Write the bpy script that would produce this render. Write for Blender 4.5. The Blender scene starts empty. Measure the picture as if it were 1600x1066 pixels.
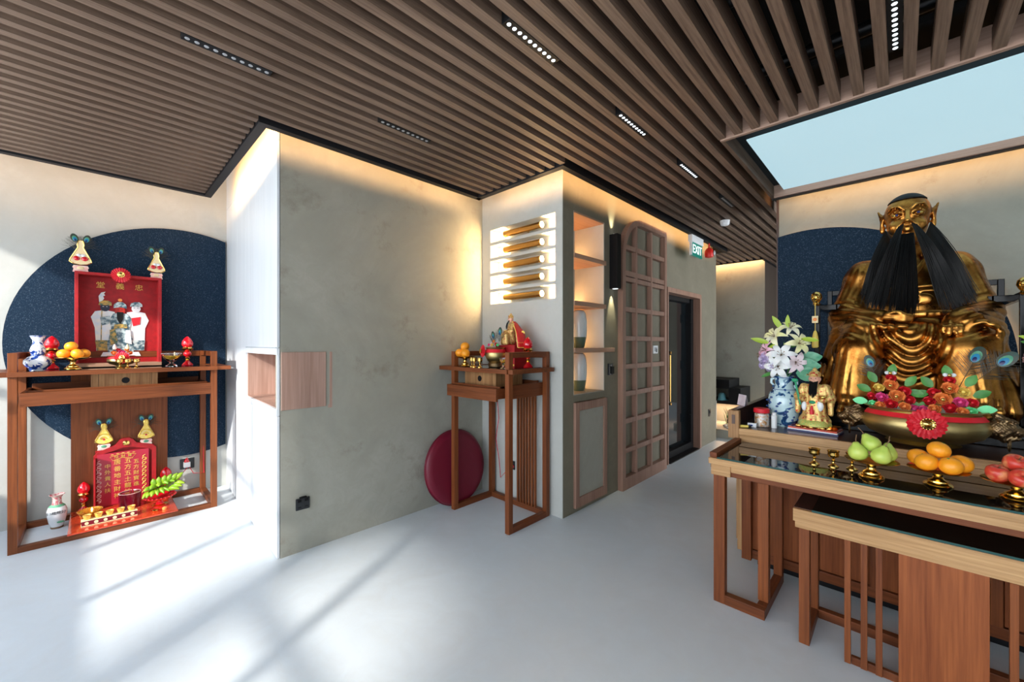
import bpy, math, random
import numpy as np
from mathutils import Vector, Matrix
random.seed(7)
PI = math.pi
SC = bpy.context.scene
COL = SC.collection

# ------------------------------------------------------------ camera, world, sun, exposure
cam_d = bpy.data.cameras.new('camera'); cam = bpy.data.objects.new('camera', cam_d); COL.objects.link(cam)
cam_d.sensor_width = 36.0; cam_d.lens = 629.0 / 1600.0 * 36.0
cam_d.shift_y = 5.0 / 1600.0; cam_d.clip_start = 0.02
cam.location = (0, 0, 1.45)
cam.rotation_euler = (PI / 2, 0, math.atan2(608, 629))
SC.camera = cam
SC.view_settings.view_transform = 'Standard'; SC.view_settings.look = 'None'
SC.view_settings.gamma = 1.0; SC.view_settings.use_curve_mapping = False
SC.view_settings.exposure = 0.95

w = bpy.data.worlds.new('sky'); SC.world = w; w.use_nodes = True
nt = w.node_tree; bg = nt.nodes['Background']
tc = nt.nodes.new('ShaderNodeTexCoord'); sx = nt.nodes.new('ShaderNodeSeparateXYZ'); cr = nt.nodes.new('ShaderNodeValToRGB')
nt.links.new(tc.outputs['Generated'], sx.inputs[0]); nt.links.new(sx.outputs['Z'], cr.inputs[0]); nt.links.new(cr.outputs[0], bg.inputs[0])
cr.color_ramp.elements[0].color = (0.88, 0.92, 0.95, 1); cr.color_ramp.elements[1].color = (0.62, 0.78, 1.0, 1)
bg.inputs[1].default_value = 3.1

sd = bpy.data.lights.new('sun', 'SUN'); so = bpy.data.objects.new('sun', sd); COL.objects.link(so)
sd.energy = 3.2; sd.angle = math.radians(2.2); sd.color = (1.0, 0.95, 0.88)
so.rotation_euler = Vector((-0.41, 0.79, -0.454)).to_track_quat('-Z', 'Y').to_euler()
so.location = (2, -6, 5)

def strip_light(name, loc, length, direction, along, power, color=(1.0, 0.56, 0.24), width=0.02):
    """an LED strip (real lamp) lying along one axis and shining in one direction"""
    d = bpy.data.lights.new(name, 'AREA'); d.shape = 'RECTANGLE'; d.size = length; d.size_y = width
    d.energy = power; d.color = color
    o = bpy.data.objects.new(name, d); COL.objects.link(o)
    z = -Vector(direction).normalized(); x = Vector(along).normalized(); y = z.cross(x)
    m = Matrix((x, y, z)).transposed().to_4x4(); m.translation = Vector(loc)
    o.matrix_world = m
    return o
LED = 26.0      # watts per metre of cove strip
for nm, loc, L, di, al in (
    ('cove_led_left', (-4.525, -0.3, 2.866), 2.0, (-1, 0, 0), (0, 1, 0)),
    ('cove_led_cabinet', (-3.7, 0.71, 2.866), 1.6, (0, 1, 0), (1, 0, 0)),
    ('cove_led_centre', (-2.80, 1.60, 2.862), 1.7, (-1, 0, 0), (0, 1, 0)),
    ('cove_led_niche', (-2.3, 2.455, 2.862), 0.9, (0, 1, 0), (1, 0, 0)),
    ('cove_led_back', (-1.84, 4.4, 2.866), 3.7, (-1, 0, 0), (0, 1, 0)),
    ('cove_led_statue', (0.45, 4.37, 2.862), 2.4, (0, 1, 0), (1, 0, 0)),
    ('cove_led_far', (-2.4, 7.36, 2.87), 1.7, (0, 1, -.25), (1, 0, 0)),
    ('cove_led_passage', (-1.52, 8.3, 2.87), 1.8, (-1, 0, -.25), (0, 1, 0))):
    strip_light(nm, loc, L, di, al, LED * L * {'cove_led_back': .10, 'cove_led_far': .16, 'cove_led_passage': .16, 'cove_led_cabinet': .20, 'cove_led_left': .05}.get(nm, .065))

# ------------------------------------------------------------ materials
MATS = {}
def _new(name):
    m = bpy.data.materials.new(name); m.use_nodes = True
    return m, m.node_tree, m.node_tree.nodes['Principled BSDF']
def col4(c): return (c[0], c[1], c[2], 1)
def mat(name, c, rough=0.5, metal=0.0, coat=0.0, spec=None, trans=0.0, ior=None, emit=None, es=0.0, alpha=None, sub=0.0, c2=None, scale=8.0, thr=None, bump=0.0, bscale=60.0, detail=4.0):
    m, nt, b = _new(name); MATS[name] = m
    b.inputs['Base Color'].default_value = col4(c); b.inputs['Roughness'].default_value = rough
    b.inputs['Metallic'].default_value = metal; b.inputs['Coat Weight'].default_value = coat
    if spec is not None: b.inputs['Specular IOR Level'].default_value = spec
    if trans: b.inputs['Transmission Weight'].default_value = trans
    if ior: b.inputs['IOR'].default_value = ior
    if emit: b.inputs['Emission Color'].default_value = col4(emit); b.inputs['Emission Strength'].default_value = es
    if sub: b.inputs['Subsurface Weight'].default_value = sub; b.inputs['Subsurface Radius'].default_value = (.02, .01, .006)
    t = nt.nodes.new('ShaderNodeTexCoord')
    if c2 is not None:
        n = nt.nodes.new('ShaderNodeTexNoise'); n.inputs['Scale'].default_value = scale; n.inputs['Detail'].default_value = detail
        r = nt.nodes.new('ShaderNodeValToRGB'); nt.links.new(t.outputs['Object'], n.inputs['Vector']); nt.links.new(n.outputs[0], r.inputs[0])
        a, z = thr or (0.35, 0.65)
        r.color_ramp.elements[0].position = a; r.color_ramp.elements[1].position = z
        r.color_ramp.elements[0].color = col4(c); r.color_ramp.elements[1].color = col4(c2)
        nt.links.new(r.outputs[0], b.inputs['Base Color'])
    if bump:
        n2 = nt.nodes.new('ShaderNodeTexNoise'); n2.inputs['Scale'].default_value = bscale
        bp = nt.nodes.new('ShaderNodeBump'); bp.inputs['Strength'].default_value = bump; bp.inputs['Distance'].default_value = 0.01
        nt.links.new(t.outputs['Object'], n2.inputs['Vector']); nt.links.new(n2.outputs[0], bp.inputs['Height']); nt.links.new(bp.outputs[0], b.inputs['Normal'])
    return m
def wood(name, c1, c2, axis='x', rough=0.4, fine=90.0, coat=0.0, band=7.0, spec=0.28):
    """grain drawn out along one axis, two scales"""
    m, nt, b = _new(name); MATS[name] = m
    t = nt.nodes.new('ShaderNodeTexCoord')
    def lay(sc, st):
        mp = nt.nodes.new('ShaderNodeMapping'); s = [sc] * 3; s['xyz'.index(axis)] = sc * st; mp.inputs['Scale'].default_value = s
        n = nt.nodes.new('ShaderNodeTexNoise'); n.inputs['Scale'].default_value = 1.0; n.inputs['Detail'].default_value = 5; n.inputs['Roughness'].default_value = .6
        nt.links.new(t.outputs['Object'], mp.inputs[0]); nt.links.new(mp.outputs[0], n.inputs['Vector']); return n
    a = lay(fine, .03); c = lay(band, .06)
    mx = nt.nodes.new('ShaderNodeMath'); mx.operation = 'MULTIPLY_ADD'; mx.inputs[1].default_value = .5
    ml = nt.nodes.new('ShaderNodeMath'); ml.operation = 'MULTIPLY'; ml.inputs[1].default_value = .5
    nt.links.new(c.outputs[0], ml.inputs[0]); nt.links.new(a.outputs[0], mx.inputs[0]); nt.links.new(ml.outputs[0], mx.inputs[2])
    r = nt.nodes.new('ShaderNodeValToRGB'); r.color_ramp.elements[0].position = .36; r.color_ramp.elements[1].position = .64
    r.color_ramp.elements[0].color = col4(c1); r.color_ramp.elements[1].color = col4(c2)
    nt.links.new(mx.outputs[0], r.inputs[0]); nt.links.new(r.outputs[0], b.inputs['Base Color'])
    b.inputs['Roughness'].default_value = rough; b.inputs['Coat Weight'].default_value = coat; b.inputs['Coat Roughness'].default_value = .15; b.inputs['Specular IOR Level'].default_value = spec
    bp = nt.nodes.new('ShaderNodeBump'); bp.inputs['Strength'].default_value = .12; bp.inputs['Distance'].default_value = .004
    nt.links.new(a.outputs[0], bp.inputs['Height']); nt.links.new(bp.outputs[0], b.inputs['Normal'])
    return m
def plaster(name, c1, c2, c3, rough=0.75, s1=1.3, s2=9.0, bump=.15, stain=None):
    """trowelled micro cement: broad clouds, fine drifts, a few darker stains"""
    m, nt, b = _new(name); MATS[name] = m
    t = nt.nodes.new('ShaderNodeTexCoord')
    n1 = nt.nodes.new('ShaderNodeTexNoise'); n1.inputs['Scale'].default_value = s1; n1.inputs['Detail'].default_value = 6; n1.inputs['Roughness'].default_value = .65; n1.inputs['Distortion'].default_value = .6
    n2 = nt.nodes.new('ShaderNodeTexNoise'); n2.inputs['Scale'].default_value = s2; n2.inputs['Detail'].default_value = 8; n2.inputs['Roughness'].default_value = .7; n2.inputs['Distortion'].default_value = 1.2
    nt.links.new(t.outputs['Object'], n1.inputs['Vector']); nt.links.new(t.outputs['Object'], n2.inputs['Vector'])
    r1 = nt.nodes.new('ShaderNodeValToRGB'); r1.color_ramp.elements[0].position = .35; r1.color_ramp.elements[1].position = .65
    r1.color_ramp.elements[0].color = col4(c1); r1.color_ramp.elements[1].color = col4(c2)
    nt.links.new(n1.outputs[0], r1.inputs[0])
    r2 = nt.nodes.new('ShaderNodeValToRGB'); r2.color_ramp.elements[0].position = .40; r2.color_ramp.elements[1].position = .72
    r2.color_ramp.elements[0].color = (0, 0, 0, 1); r2.color_ramp.elements[1].color = (.75, .75, .75, 1)
    nt.links.new(n2.outputs[0], r2.inputs[0])
    mx = nt.nodes.new('ShaderNodeMix'); mx.data_type = 'RGBA'; mx.inputs['B'].default_value = col4(c3)
    nt.links.new(r2.outputs[0], mx.inputs['Factor']); nt.links.new(r1.outputs[0], mx.inputs['A'])
    out = mx.outputs['Result']
    if stain:
        n3 = nt.nodes.new('ShaderNodeTexNoise'); n3.inputs['Scale'].default_value = 2.6; n3.inputs['Detail'].default_value = 7; n3.inputs['Roughness'].default_value = .7
        mp = nt.nodes.new('ShaderNodeMapping'); mp.inputs['Location'].default_value = (3.1, 1.7, .4)
        nt.links.new(t.outputs['Object'], mp.inputs[0]); nt.links.new(mp.outputs[0], n3.inputs['Vector'])
        r3 = nt.nodes.new('ShaderNodeValToRGB'); r3.color_ramp.elements[0].position = .56; r3.color_ramp.elements[1].position = .74
        r3.color_ramp.elements[0].color = (0, 0, 0, 1); r3.color_ramp.elements[1].color = (.8, .8, .8, 1)
        nt.links.new(n3.outputs[0], r3.inputs[0])
        m2 = nt.nodes.new('ShaderNodeMix'); m2.data_type = 'RGBA'; m2.inputs['B'].default_value = col4(stain)
        nt.links.new(r3.outputs[0], m2.inputs['Factor']); nt.links.new(out, m2.inputs['A']); out = m2.outputs['Result']
    nt.links.new(out, b.inputs['Base Color']); b.inputs['Roughness'].default_value = rough
    bp = nt.nodes.new('ShaderNodeBump'); bp.inputs['Strength'].default_value = bump; bp.inputs['Distance'].default_value = .006
    nt.links.new(n2.outputs[0], bp.inputs['Height']); nt.links.new(bp.outputs[0], b.inputs['Normal'])
    return m
def speckle(name, c, c2, scale, thr, rough=.5, kind='F1', metal=0.0, c3=None, coat=0.0, spec=.5):
    m, nt, b = _new(name); MATS[name] = m
    t = nt.nodes.new('ShaderNodeTexCoord'); v = nt.nodes.new('ShaderNodeTexNoise'); v.inputs['Scale'].default_value = scale; v.inputs['Detail'].default_value = 3; v.inputs['Distortion'].default_value = .8
    r = nt.nodes.new('ShaderNodeValToRGB'); nt.links.new(t.outputs['Object'], v.inputs['Vector']); nt.links.new(v.outputs[0], r.inputs[0])
    e = r.color_ramp.elements; e[0].position = thr; e[0].color = col4(c); e[1].position = thr + .03; e[1].color = col4(c2)
    if c3:
        q = e.new(thr + .10); q.color = col4(c3)
    nt.links.new(r.outputs[0], b.inputs['Base Color']); b.inputs['Roughness'].default_value = rough; b.inputs['Metallic'].default_value = metal; b.inputs['Coat Weight'].default_value = coat; b.inputs['Specular IOR Level'].default_value = spec
    return m

M_floor = plaster('floor_cement', (.59, .64, .67), (.66, .71, .74), (.60, .63, .64), rough=.42, s1=.8, s2=4.0, bump=.03)
M_conc = plaster('wall_cement', (.32, .315, .262), (.42, .415, .355), (.35, .34, .282), stain=(.22, .19, .14))
M_pale = plaster('pale_cement', (.46, .47, .44), (.54, .55, .52), (.47, .475, .44), s1=.9)
M_olive = plaster('hall_cement', (.175, .155, .108), (.23, .208, .15), (.18, .16, .112))
M_black = mat('black_paint', (.006, .006, .007), .5, spec=.2)
M_void = mat('ceiling_void', (.006, .006, .007), .9)
M_trim = mat('dark_trim', (.014, .014, .016), .5, spec=.2)
M_whitewood = wood('white_laminate', (.66, .70, .74), (.74, .78, .82), 'z', rough=.35, fine=60)
M_slat = wood('slat_oak', (.085, .052, .036), (.25, .168, .120), 'y', rough=.6, fine=110, band=9)
M_slat2 = wood('skylight_oak', (.32, .20, .15), (.46, .31, .24), 'x', rough=.5)
M_niche = wood('niche_oak', (.36, .215, .165), (.52, .345, .28), 'z', rough=.45, fine=70, band=11)
M_lat = wood('lattice_oak', (.24, .128, .090), (.38, .225, .165), 'z', rough=.45, fine=90)
M_shelf = wood('shelf_oak', (.36, .20, .13), (.50, .31, .21), 'y', rough=.45)
M_mah = wood('mahogany_upright', (.11, .028, .008), (.27, .078, .022), 'z', rough=.45)
M_mahx = wood('mahogany_cross', (.10, .027, .008), (.24, .068, .021), 'x', rough=.42)
M_mahy = wood('mahogany_depth', (.095, .024, .007), (.22, .060, .018), 'y', rough=.42)
M_red = wood('red_mahogany_panel', (.18, .044, .012), (.36, .105, .030), 'z', rough=.5, band=14)
M_teak = wood('teak_cross', (.33, .165, .06), (.60, .36, .165), 'x', rough=.4, coat=.15, band=16)
M_teakz = wood('teak_upright', (.30, .15, .06), (.52, .30, .135), 'z', rough=.4, band=16)
M_zeb = wood('zebrano_drawer', (.20, .085, .03), (.44, .235, .10), 'z', rough=.4, fine=120, band=20)
M_dark = wood('dark_walnut_top', (.035, .014, .010), (.075, .032, .022), 'x', rough=.28, coat=.3)
M_brown = mat('brown_edge', (.10, .055, .04), .5)
M_gran = speckle('blue_granite', (.007, .022, .046), (.012, .032, .062), 150, .55, .65, c3=(.055, .085, .125), spec=.15)
M_glassblk = mat('dark_table_glass', (.012, .009, .007), .02, spec=.6, ior=1.5)
M_glassedge = mat('glass_green_edge', (.01, .06, .05), .1)
M_gold = mat('polished_gold', (.85, .56, .16), .16, 1.0)
M_brass = mat('brushed_brass_tube', (.80, .46, .14), .25, 1.0)
M_burn = mat('aged_brass', (.62, .49, .22), .42, 1.0, c2=(.40, .30, .12), scale=5, thr=(.4, .75), bump=.05)
M_oldbr = mat('dark_cast_bronze', (.16, .10, .055), .42, 1.0, c2=(.30, .20, .10), scale=30, bump=.2)
M_lacq = mat('black_lacquer', (.003, .003, .004), .18, spec=.2)
M_red1 = mat('red_velvet', (.40, .004, .008), .6, c2=(.30, .003, .006), scale=30)
M_redf = mat('red_flower_cloth', (.70, .012, .025), .5)
M_redg = mat('red_gloss_glass', (.62, .004, .014), .06, coat=1.0)
M_redboard = mat('red_acrylic_board', (.50, .035, .012), .12, coat=.8, c2=(.62, .07, .02), scale=60)
M_cush = mat('crimson_leather', (.17, .004, .022), .45, bump=.05, bscale=200)
M_orange = mat('orange_peel', (.95, .36, .015), .38, sub=.1, bump=.12, bscale=160)
M_pear = mat('pear_skin', (.42, .60, .09), .35, c2=(.56, .66, .13), scale=14)
M_apple = mat('apple_skin', (.62, .05, .03), .28, c2=(.80, .34, .14), scale=22, thr=(.48, .66), detail=6)
M_ban = mat('green_banana', (.13, .32, .01), .4, c2=(.28, .42, .02), scale=10)
M_stem = mat('fruit_stem', (.20, .11, .05), .6)
M_white = mat('white_porcelain', (.80, .83, .86), .12, coat=.6)
M_bw = speckle('blue_white_porcelain', (.78, .84, .90), (.03, .10, .42), 26, .50, .12, c3=(.01, .04, .22), coat=.7)
M_bw2 = speckle('celadon_blue_porcelain', (.52, .72, .78), (.03, .13, .30), 17, .54, .12, c3=(.01, .04, .13), coat=.7)
M_blueline = mat('cobalt_line', (.03, .08, .28), .2)
M_clear = mat('clear_glass', (1, 1, 1), .02, trans=1.0, ior=1.45)
M_yelliq = mat('amber_oil', (.95, .68, .10), .05, trans=.8, ior=1.4)
M_yell = mat('yellow_gold_paper', (.90, .62, .06), .4, c2=(.95, .75, .22), scale=60)
M_cream = mat('cream_paper', (.88, .72, .42), .5)
M_pink = mat('pink_paper', (.90, .42, .42), .5, c2=(.9, .75, .62), scale=50)
M_feat = mat('peacock_green', (.01, .055, .045), .35, c2=(.05, .04, .02), scale=40)
M_featb = mat('peacock_eye_blue', (.01, .22, .42), .3)
M_featd = mat('peacock_eye_navy', (.01, .015, .10), .3)
M_feath = mat('peacock_barb', (.06, .055, .04), .6)
M_text = mat('gold_lettering', (.85, .55, .12), .35, .4)
M_petw = mat('white_petal', (.86, .88, .88), .5, sub=.1)
M_pety = mat('yellow_petal', (.86, .84, .40), .5, c2=(.92, .90, .72), scale=14)
M_petp = mat('pink_petal', (.85, .42, .62), .5, c2=(.9, .7, .82), scale=16)
M_petv = mat('lilac_petal', (.62, .50, .78), .5, c2=(.82, .78, .9), scale=24)
M_petr = mat('pale_pink_petal', (.82, .68, .72), .5)
M_leaf = mat('green_leaf', (.04, .20, .03), .45, c2=(.09, .32, .05), scale=20)
M_leafy = mat('lime_leaf', (.36, .50, .04), .45)
M_jade = mat('jade_leaf', (.06, .28, .16), .45, c2=(.16, .42, .26), scale=30)
M_mint = mat('mint_rose', (.20, .80, .36), .5)
M_org = mat('orange_rose', (.95, .32, .08), .5)
M_yelr = mat('yellow_rose', (.95, .72, .16), .5)
M_pnkr = mat('pink_rose', (.85, .08, .30), .5)
M_plastic = mat('white_plastic', (.80, .82, .84), .35)
M_grey = mat('grey_plastic', (.35, .36, .38), .4)
M_socket = mat('black_socket', (.012, .014, .018), .3)
M_exit = mat('exit_green', (.0, .085, .065), .3, emit=(.0, .5, .36), es=.12)
M_exitw = mat('exit_white', (.9, .95, .95), .4, emit=(.75, 1, .97), es=.6)
M_bell = mat('red_alarm', (.70, .02, .015), .35)
M_lens = mat('lamp_lens', (.9, .95, 1), .1, emit=(.85, .95, 1), es=1.0)
M_warm = mat('warm_lamp_face', (1, .9, .7), .3, emit=(1, .72, .36), es=28)
M_sky = mat('backlit_panel', (.30, .36, .38), .5, emit=(.50, .76, .86), es=.40)
M_grn = mat('jar_green_glaze', (.10, .15, .10), .3)
M_cel = mat('pale_celadon', (.60, .68, .70), .15, coat=.5)
M_doorglass = mat('black_door_glass', (.006, .009, .011), .05, coat=.8)
M_rope = mat('red_cord', (.60, .01, .03), .5)
M_candle = mat('maroon_candle', (.16, .004, .018), .22, coat=.5)
M_hair = mat('black_hair', (.004, .004, .004), .55, spec=.3)
M_skin = mat('painted_skin', (.75, .40, .28), .4)
M_facer = mat('painted_red_face', (.45, .02, .01), .4)
M_facek = mat('painted_dark_face', (.02, .025, .05), .4)
M_facew = mat('painted_white_face', (.85, .86, .88), .4)
M_robeb = mat('painted_blue_robe', (.05, .12, .16), .45, c2=(.55, .66, .66), scale=38, thr=(.42, .6), detail=6)
M_robew = mat('painted_white_robe', (.72, .80, .88), .45, c2=(.88, .86, .80), scale=25)
M_robeg = mat('painted_ochre', (.70, .42, .08), .4, c2=(.06, .14, .10), scale=45)
M_figmix = mat('gilded_robe', (.80, .58, .20), .28, .5, c2=(.60, .05, .03), scale=34, thr=(.52, .62), detail=5, bump=.3, bscale=80)
M_figgr = mat('green_gilt_hem', (.35, .62, .15), .3, .2, c2=(.85, .62, .18), scale=60)
M_green = mat('green_enamel', (.01, .30, .13), .3)
M_pebble = mat('white_pebble', (.62, .60, .56), .7)
M_teal = mat('pale_blue_cap', (.20, .55, .68), .5)
M_snack = mat('wrapped_sweets', (.85, .78, .70), .4, c2=(.75, .35, .08), scale=60, thr=(.5, .6))
M_sunblock = mat('sun_blocker', (.62, .64, .66), .8)
M_pipe = mat('dark_pipe', (.02, .02, .022), .35, .6)

def bronze():
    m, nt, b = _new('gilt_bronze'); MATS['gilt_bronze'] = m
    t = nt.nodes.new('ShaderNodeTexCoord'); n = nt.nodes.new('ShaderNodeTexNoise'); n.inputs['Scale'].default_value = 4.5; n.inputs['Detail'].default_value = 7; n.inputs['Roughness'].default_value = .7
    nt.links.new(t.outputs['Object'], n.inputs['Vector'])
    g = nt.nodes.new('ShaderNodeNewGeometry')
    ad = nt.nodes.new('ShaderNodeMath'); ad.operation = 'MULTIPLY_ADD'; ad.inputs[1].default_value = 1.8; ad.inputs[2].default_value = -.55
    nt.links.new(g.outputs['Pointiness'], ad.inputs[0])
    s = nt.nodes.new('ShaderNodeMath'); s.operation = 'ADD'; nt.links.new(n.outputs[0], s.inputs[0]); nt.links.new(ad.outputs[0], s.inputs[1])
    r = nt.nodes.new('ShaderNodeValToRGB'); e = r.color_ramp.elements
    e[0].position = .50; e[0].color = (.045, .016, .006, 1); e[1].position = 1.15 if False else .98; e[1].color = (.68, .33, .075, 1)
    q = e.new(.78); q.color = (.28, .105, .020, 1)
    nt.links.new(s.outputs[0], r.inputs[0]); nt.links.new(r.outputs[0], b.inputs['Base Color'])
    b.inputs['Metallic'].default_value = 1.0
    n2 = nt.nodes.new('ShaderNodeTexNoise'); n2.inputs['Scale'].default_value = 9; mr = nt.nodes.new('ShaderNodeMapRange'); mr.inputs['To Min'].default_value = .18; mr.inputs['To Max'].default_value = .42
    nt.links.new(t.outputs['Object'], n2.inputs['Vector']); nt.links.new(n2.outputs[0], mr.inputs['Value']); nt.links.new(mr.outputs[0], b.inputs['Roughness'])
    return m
M_bronze = bronze()

# ------------------------------------------------------------ mesh helpers
class MB:
    def __init__(s): s.v = []; s.f = []; s.mi = []
    def add(s, vs, fs, mi=0):
        o = len(s.v); s.v += [tuple(map(float, p)) for p in vs]; s.f += [tuple(i + o for i in f) for f in fs]; s.mi += [mi] * len(fs); return s
    def box(s, x0, x1, y0, y1, z0, z1, mi=0):
        return s.add([(x0, y0, z0), (x1, y0, z0), (x1, y1, z0), (x0, y1, z0), (x0, y0, z1), (x1, y0, z1), (x1, y1, z1), (x0, y1, z1)],
                     [(0, 3, 2, 1), (4, 5, 6, 7), (0, 1, 5, 4), (1, 2, 6, 5), (2, 3, 7, 6), (3, 0, 4, 7)], mi)
    def prism(s, poly, a0, a1, axis='y', mi=0):
        """poly: 2-d outline in the two other axes (x,z for 'y'; y,z for 'x'; x,y for 'z')"""
        n = len(poly); P = {'y': lambda p, a: (p[0], a, p[1]), 'x': lambda p, a: (a, p[0], p[1]), 'z': lambda p, a: (p[0], p[1], a)}[axis]
        ar = sum(poly[i][0] * poly[(i + 1) % n][1] - poly[(i + 1) % n][0] * poly[i][1] for i in range(n))
        if axis == 'y': ar = -ar
        pl = list(poly) if ar > 0 else list(poly)[::-1]
        if a0 > a1: a0, a1 = a1, a0
        vs = [P(p, a0) for p in pl] + [P(p, a1) for p in pl]
        fs = [tuple(range(n))[::-1], tuple(range(n, 2 * n))] + [(i, (i + 1) % n, n + (i + 1) % n, n + i) for i in range(n)]
        return s.add(vs, fs, mi)
    def lathe(s, c, prof, n=24, mi=0, flut=0, axis=None):
        vs = []; fs = []
        for k, (r, z) in enumerate(prof):
            for i in range(n):
                a = 2 * PI * i / n; rr = r * (1 + flut * math.cos(a * 8) * (1 if r > 0 else 0))
                vs.append((rr * math.cos(a), rr * math.sin(a), z))
        for k in range(len(prof) - 1):
            for i in range(n):
                j = (i + 1) % n; fs.append((k * n + i, k * n + j, (k + 1) * n + j, (k + 1) * n + i))
        if prof[0][0] > 1e-5: fs.append(tuple(range(n))[::-1])
        if prof[-1][0] > 1e-5: fs.append(tuple(range((len(prof) - 1) * n, len(prof) * n)))
        if axis is not None:
            q = Vector(axis).to_track_quat('Z', 'Y'); vs = [q @ Vector(p) for p in vs]
        return s.add([(p[0] + c[0], p[1] + c[1], p[2] + c[2]) for p in vs], fs, mi)
    def ell(s, c, r, n=14, m=9, mi=0, rot=None):
        if not hasattr(r, '__len__'): r = (r, r, r)
        vs = [(0, 0, -1)]
        for k in range(1, m):
            t = -PI / 2 + PI * k / m
            for i in range(n):
                a = 2 * PI * i / n; vs.append((math.cos(t) * math.cos(a), math.cos(t) * math.sin(a), math.sin(t)))
        vs.append((0, 0, 1)); L = len(vs) - 1
        fs = [(0, 1 + (i + 1) % n, 1 + i) for i in range(n)]
        for k in range(m - 2):
            for i in range(n):
                j = (i + 1) % n; fs.append((1 + k * n + i, 1 + k * n + j, 1 + (k + 1) * n + j, 1 + (k + 1) * n + i))
        fs += [(L, 1 + (m - 2) * n + i, 1 + (m - 2) * n + (i + 1) % n) for i in range(n)]
        out = []
        for p in vs:
            q = Vector((p[0] * r[0], p[1] * r[1], p[2] * r[2]))
            if rot is not None: q = rot @ q
            out.append((q[0] + c[0], q[1] + c[1], q[2] + c[2]))
        return s.add(out, fs, mi)
    def tube(s, pts, r, n=6, mi=0, closed=False, flat=1.0):
        pts = [Vector(p) for p in pts]; m = len(pts); rs = r if hasattr(r, '__len__') else [r] * m
        vs = []; fs = []; up = Vector((0, 0, 1)); prev = None
        for k in range(m):
            if closed: t = pts[(k + 1) % m] - pts[k - 1]
            else: t = pts[min(k + 1, m - 1)] - pts[max(k - 1, 0)]
            if t.length < 1e-9: t = Vector((0, 0, 1))
            t.normalize()
            if prev is None: ref = up if abs(t.z) < .9 else Vector((1, 0, 0)); a = t.cross(ref).normalized()
            else: a = (prev - t * prev.dot(t)); a = a.normalized() if a.length > 1e-6 else t.orthogonal().normalized()
            prev = a; b = t.cross(a)
            for i in range(n):
                g = 2 * PI * i / n; vs.append(pts[k] + a * rs[k] * math.cos(g) + b * rs[k] * flat * math.sin(g))
        for k in range(m if closed else m - 1):
            for i in range(n):
                j = (i + 1) % n; k2 = (k + 1) % m; fs.append((k * n + i, k * n + j, k2 * n + j, k2 * n + i))
        if not closed: fs.append(tuple(range(n))[::-1]); fs.append(tuple(range((m - 1) * n, m * n)))
        return s.add(vs, fs, mi)
    def cyl(s, p0, p1, r0, r1=None, n=16, mi=0): return s.tube([p0, p1], [r0, r0 if r1 is None else r1], n, mi)
    def build(s, name, mats, parent=None, world=True, smooth=38, bevel=0.0, label=None):
        me = bpy.data.meshes.new(name); off = Vector((0, 0, 0))
        if parent is not None and world: off = worldloc(parent)
        me.from_pydata([(p[0] - off[0], p[1] - off[1], p[2] - off[2]) for p in s.v], [], s.f)
        if not isinstance(mats, (list, tuple)): mats = [mats]
        for q in mats: me.materials.append(q)
        if len(mats) > 1: me.polygons.foreach_set('material_index', s.mi)
        if smooth: me.shade_smooth(); me.set_sharp_from_angle(angle=math.radians(smooth))
        o = bpy.data.objects.new(name, me); COL.objects.link(o)
        if parent is not None: o.parent = parent
        if bevel:
            b = o.modifiers.new('bevel', 'BEVEL'); b.width = bevel; b.segments = 2; b.limit_method = 'ANGLE'; b.angle_limit = math.radians(40)
        if label: o['label'] = label
        return o
def worldloc(o):
    v = Vector((0, 0, 0))
    while o is not None: v = v + Vector(o.location); o = o.parent
    return v
def B(name, m, parent, *boxes, bevel=.0015, world=True, label=None):
    b = MB()
    for q in boxes: b.box(*q)
    return b.build(name, m, parent, world=world, smooth=0, bevel=bevel, label=label)
def tag(o, label, cat, group=None, kind=None):
    o['label'] = label; o['category'] = cat
    if group: o['group'] = group
    if kind: o['kind'] = kind
    return o
def thing(name, label, cat, loc=(0, 0, 0), rz=0.0, group=None):
    o = bpy.data.objects.new(name, None); COL.objects.link(o); o.location = loc; o.rotation_euler = (0, 0, rz); o.empty_display_size = .05
    return tag(o, label, cat, group)
def struct(name, m, *boxes, bevel=0.0):
    b = MB()
    for q in boxes: b.box(*q)
    o = b.build(name, m, None, smooth=0, bevel=bevel); o['kind'] = 'structure'; return o
KIDS = {}
def dup(o, loc=None, rz=None, label=None, group=None, parent=None, scale=None):
    c = o.copy(); COL.objects.link(c)
    if parent is not None: c.parent = parent
    if loc is not None: c.location = loc
    if rz is not None: c.rotation_euler = (0, 0, rz)
    if scale is not None: c.scale = scale
    if label: c['label'] = label
    if group: c['group'] = group
    for ch in [x for x in o.children]: dup(ch, parent=c)
    return c
def circ(cx, cz, r, n=48, a0=0.0, a1=2 * PI):
    return [(cx + r * math.cos(a0 + (a1 - a0) * i / n), cz + r * math.sin(a0 + (a1 - a0) * i / n)) for i in range(n)]
def text(body, name, size, loc, rot, m, parent, depth=.0012, sx=1.0):
    c = bpy.data.curves.new(name, 'FONT'); c.body = body; c.size = size; c.extrude = depth; c.align_x = 'CENTER'; c.align_y = 'CENTER'; c.resolution_u = 3
    o = bpy.data.objects.new(name, c); COL.objects.link(o); o.data.materials.append(m)
    o.parent = parent; o.location = Vector(loc) - worldloc(parent); o.rotation_euler = rot; o.scale = (sx, 1, 1)
    TEXTS.append(o); return o
TEXTS = []

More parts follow.
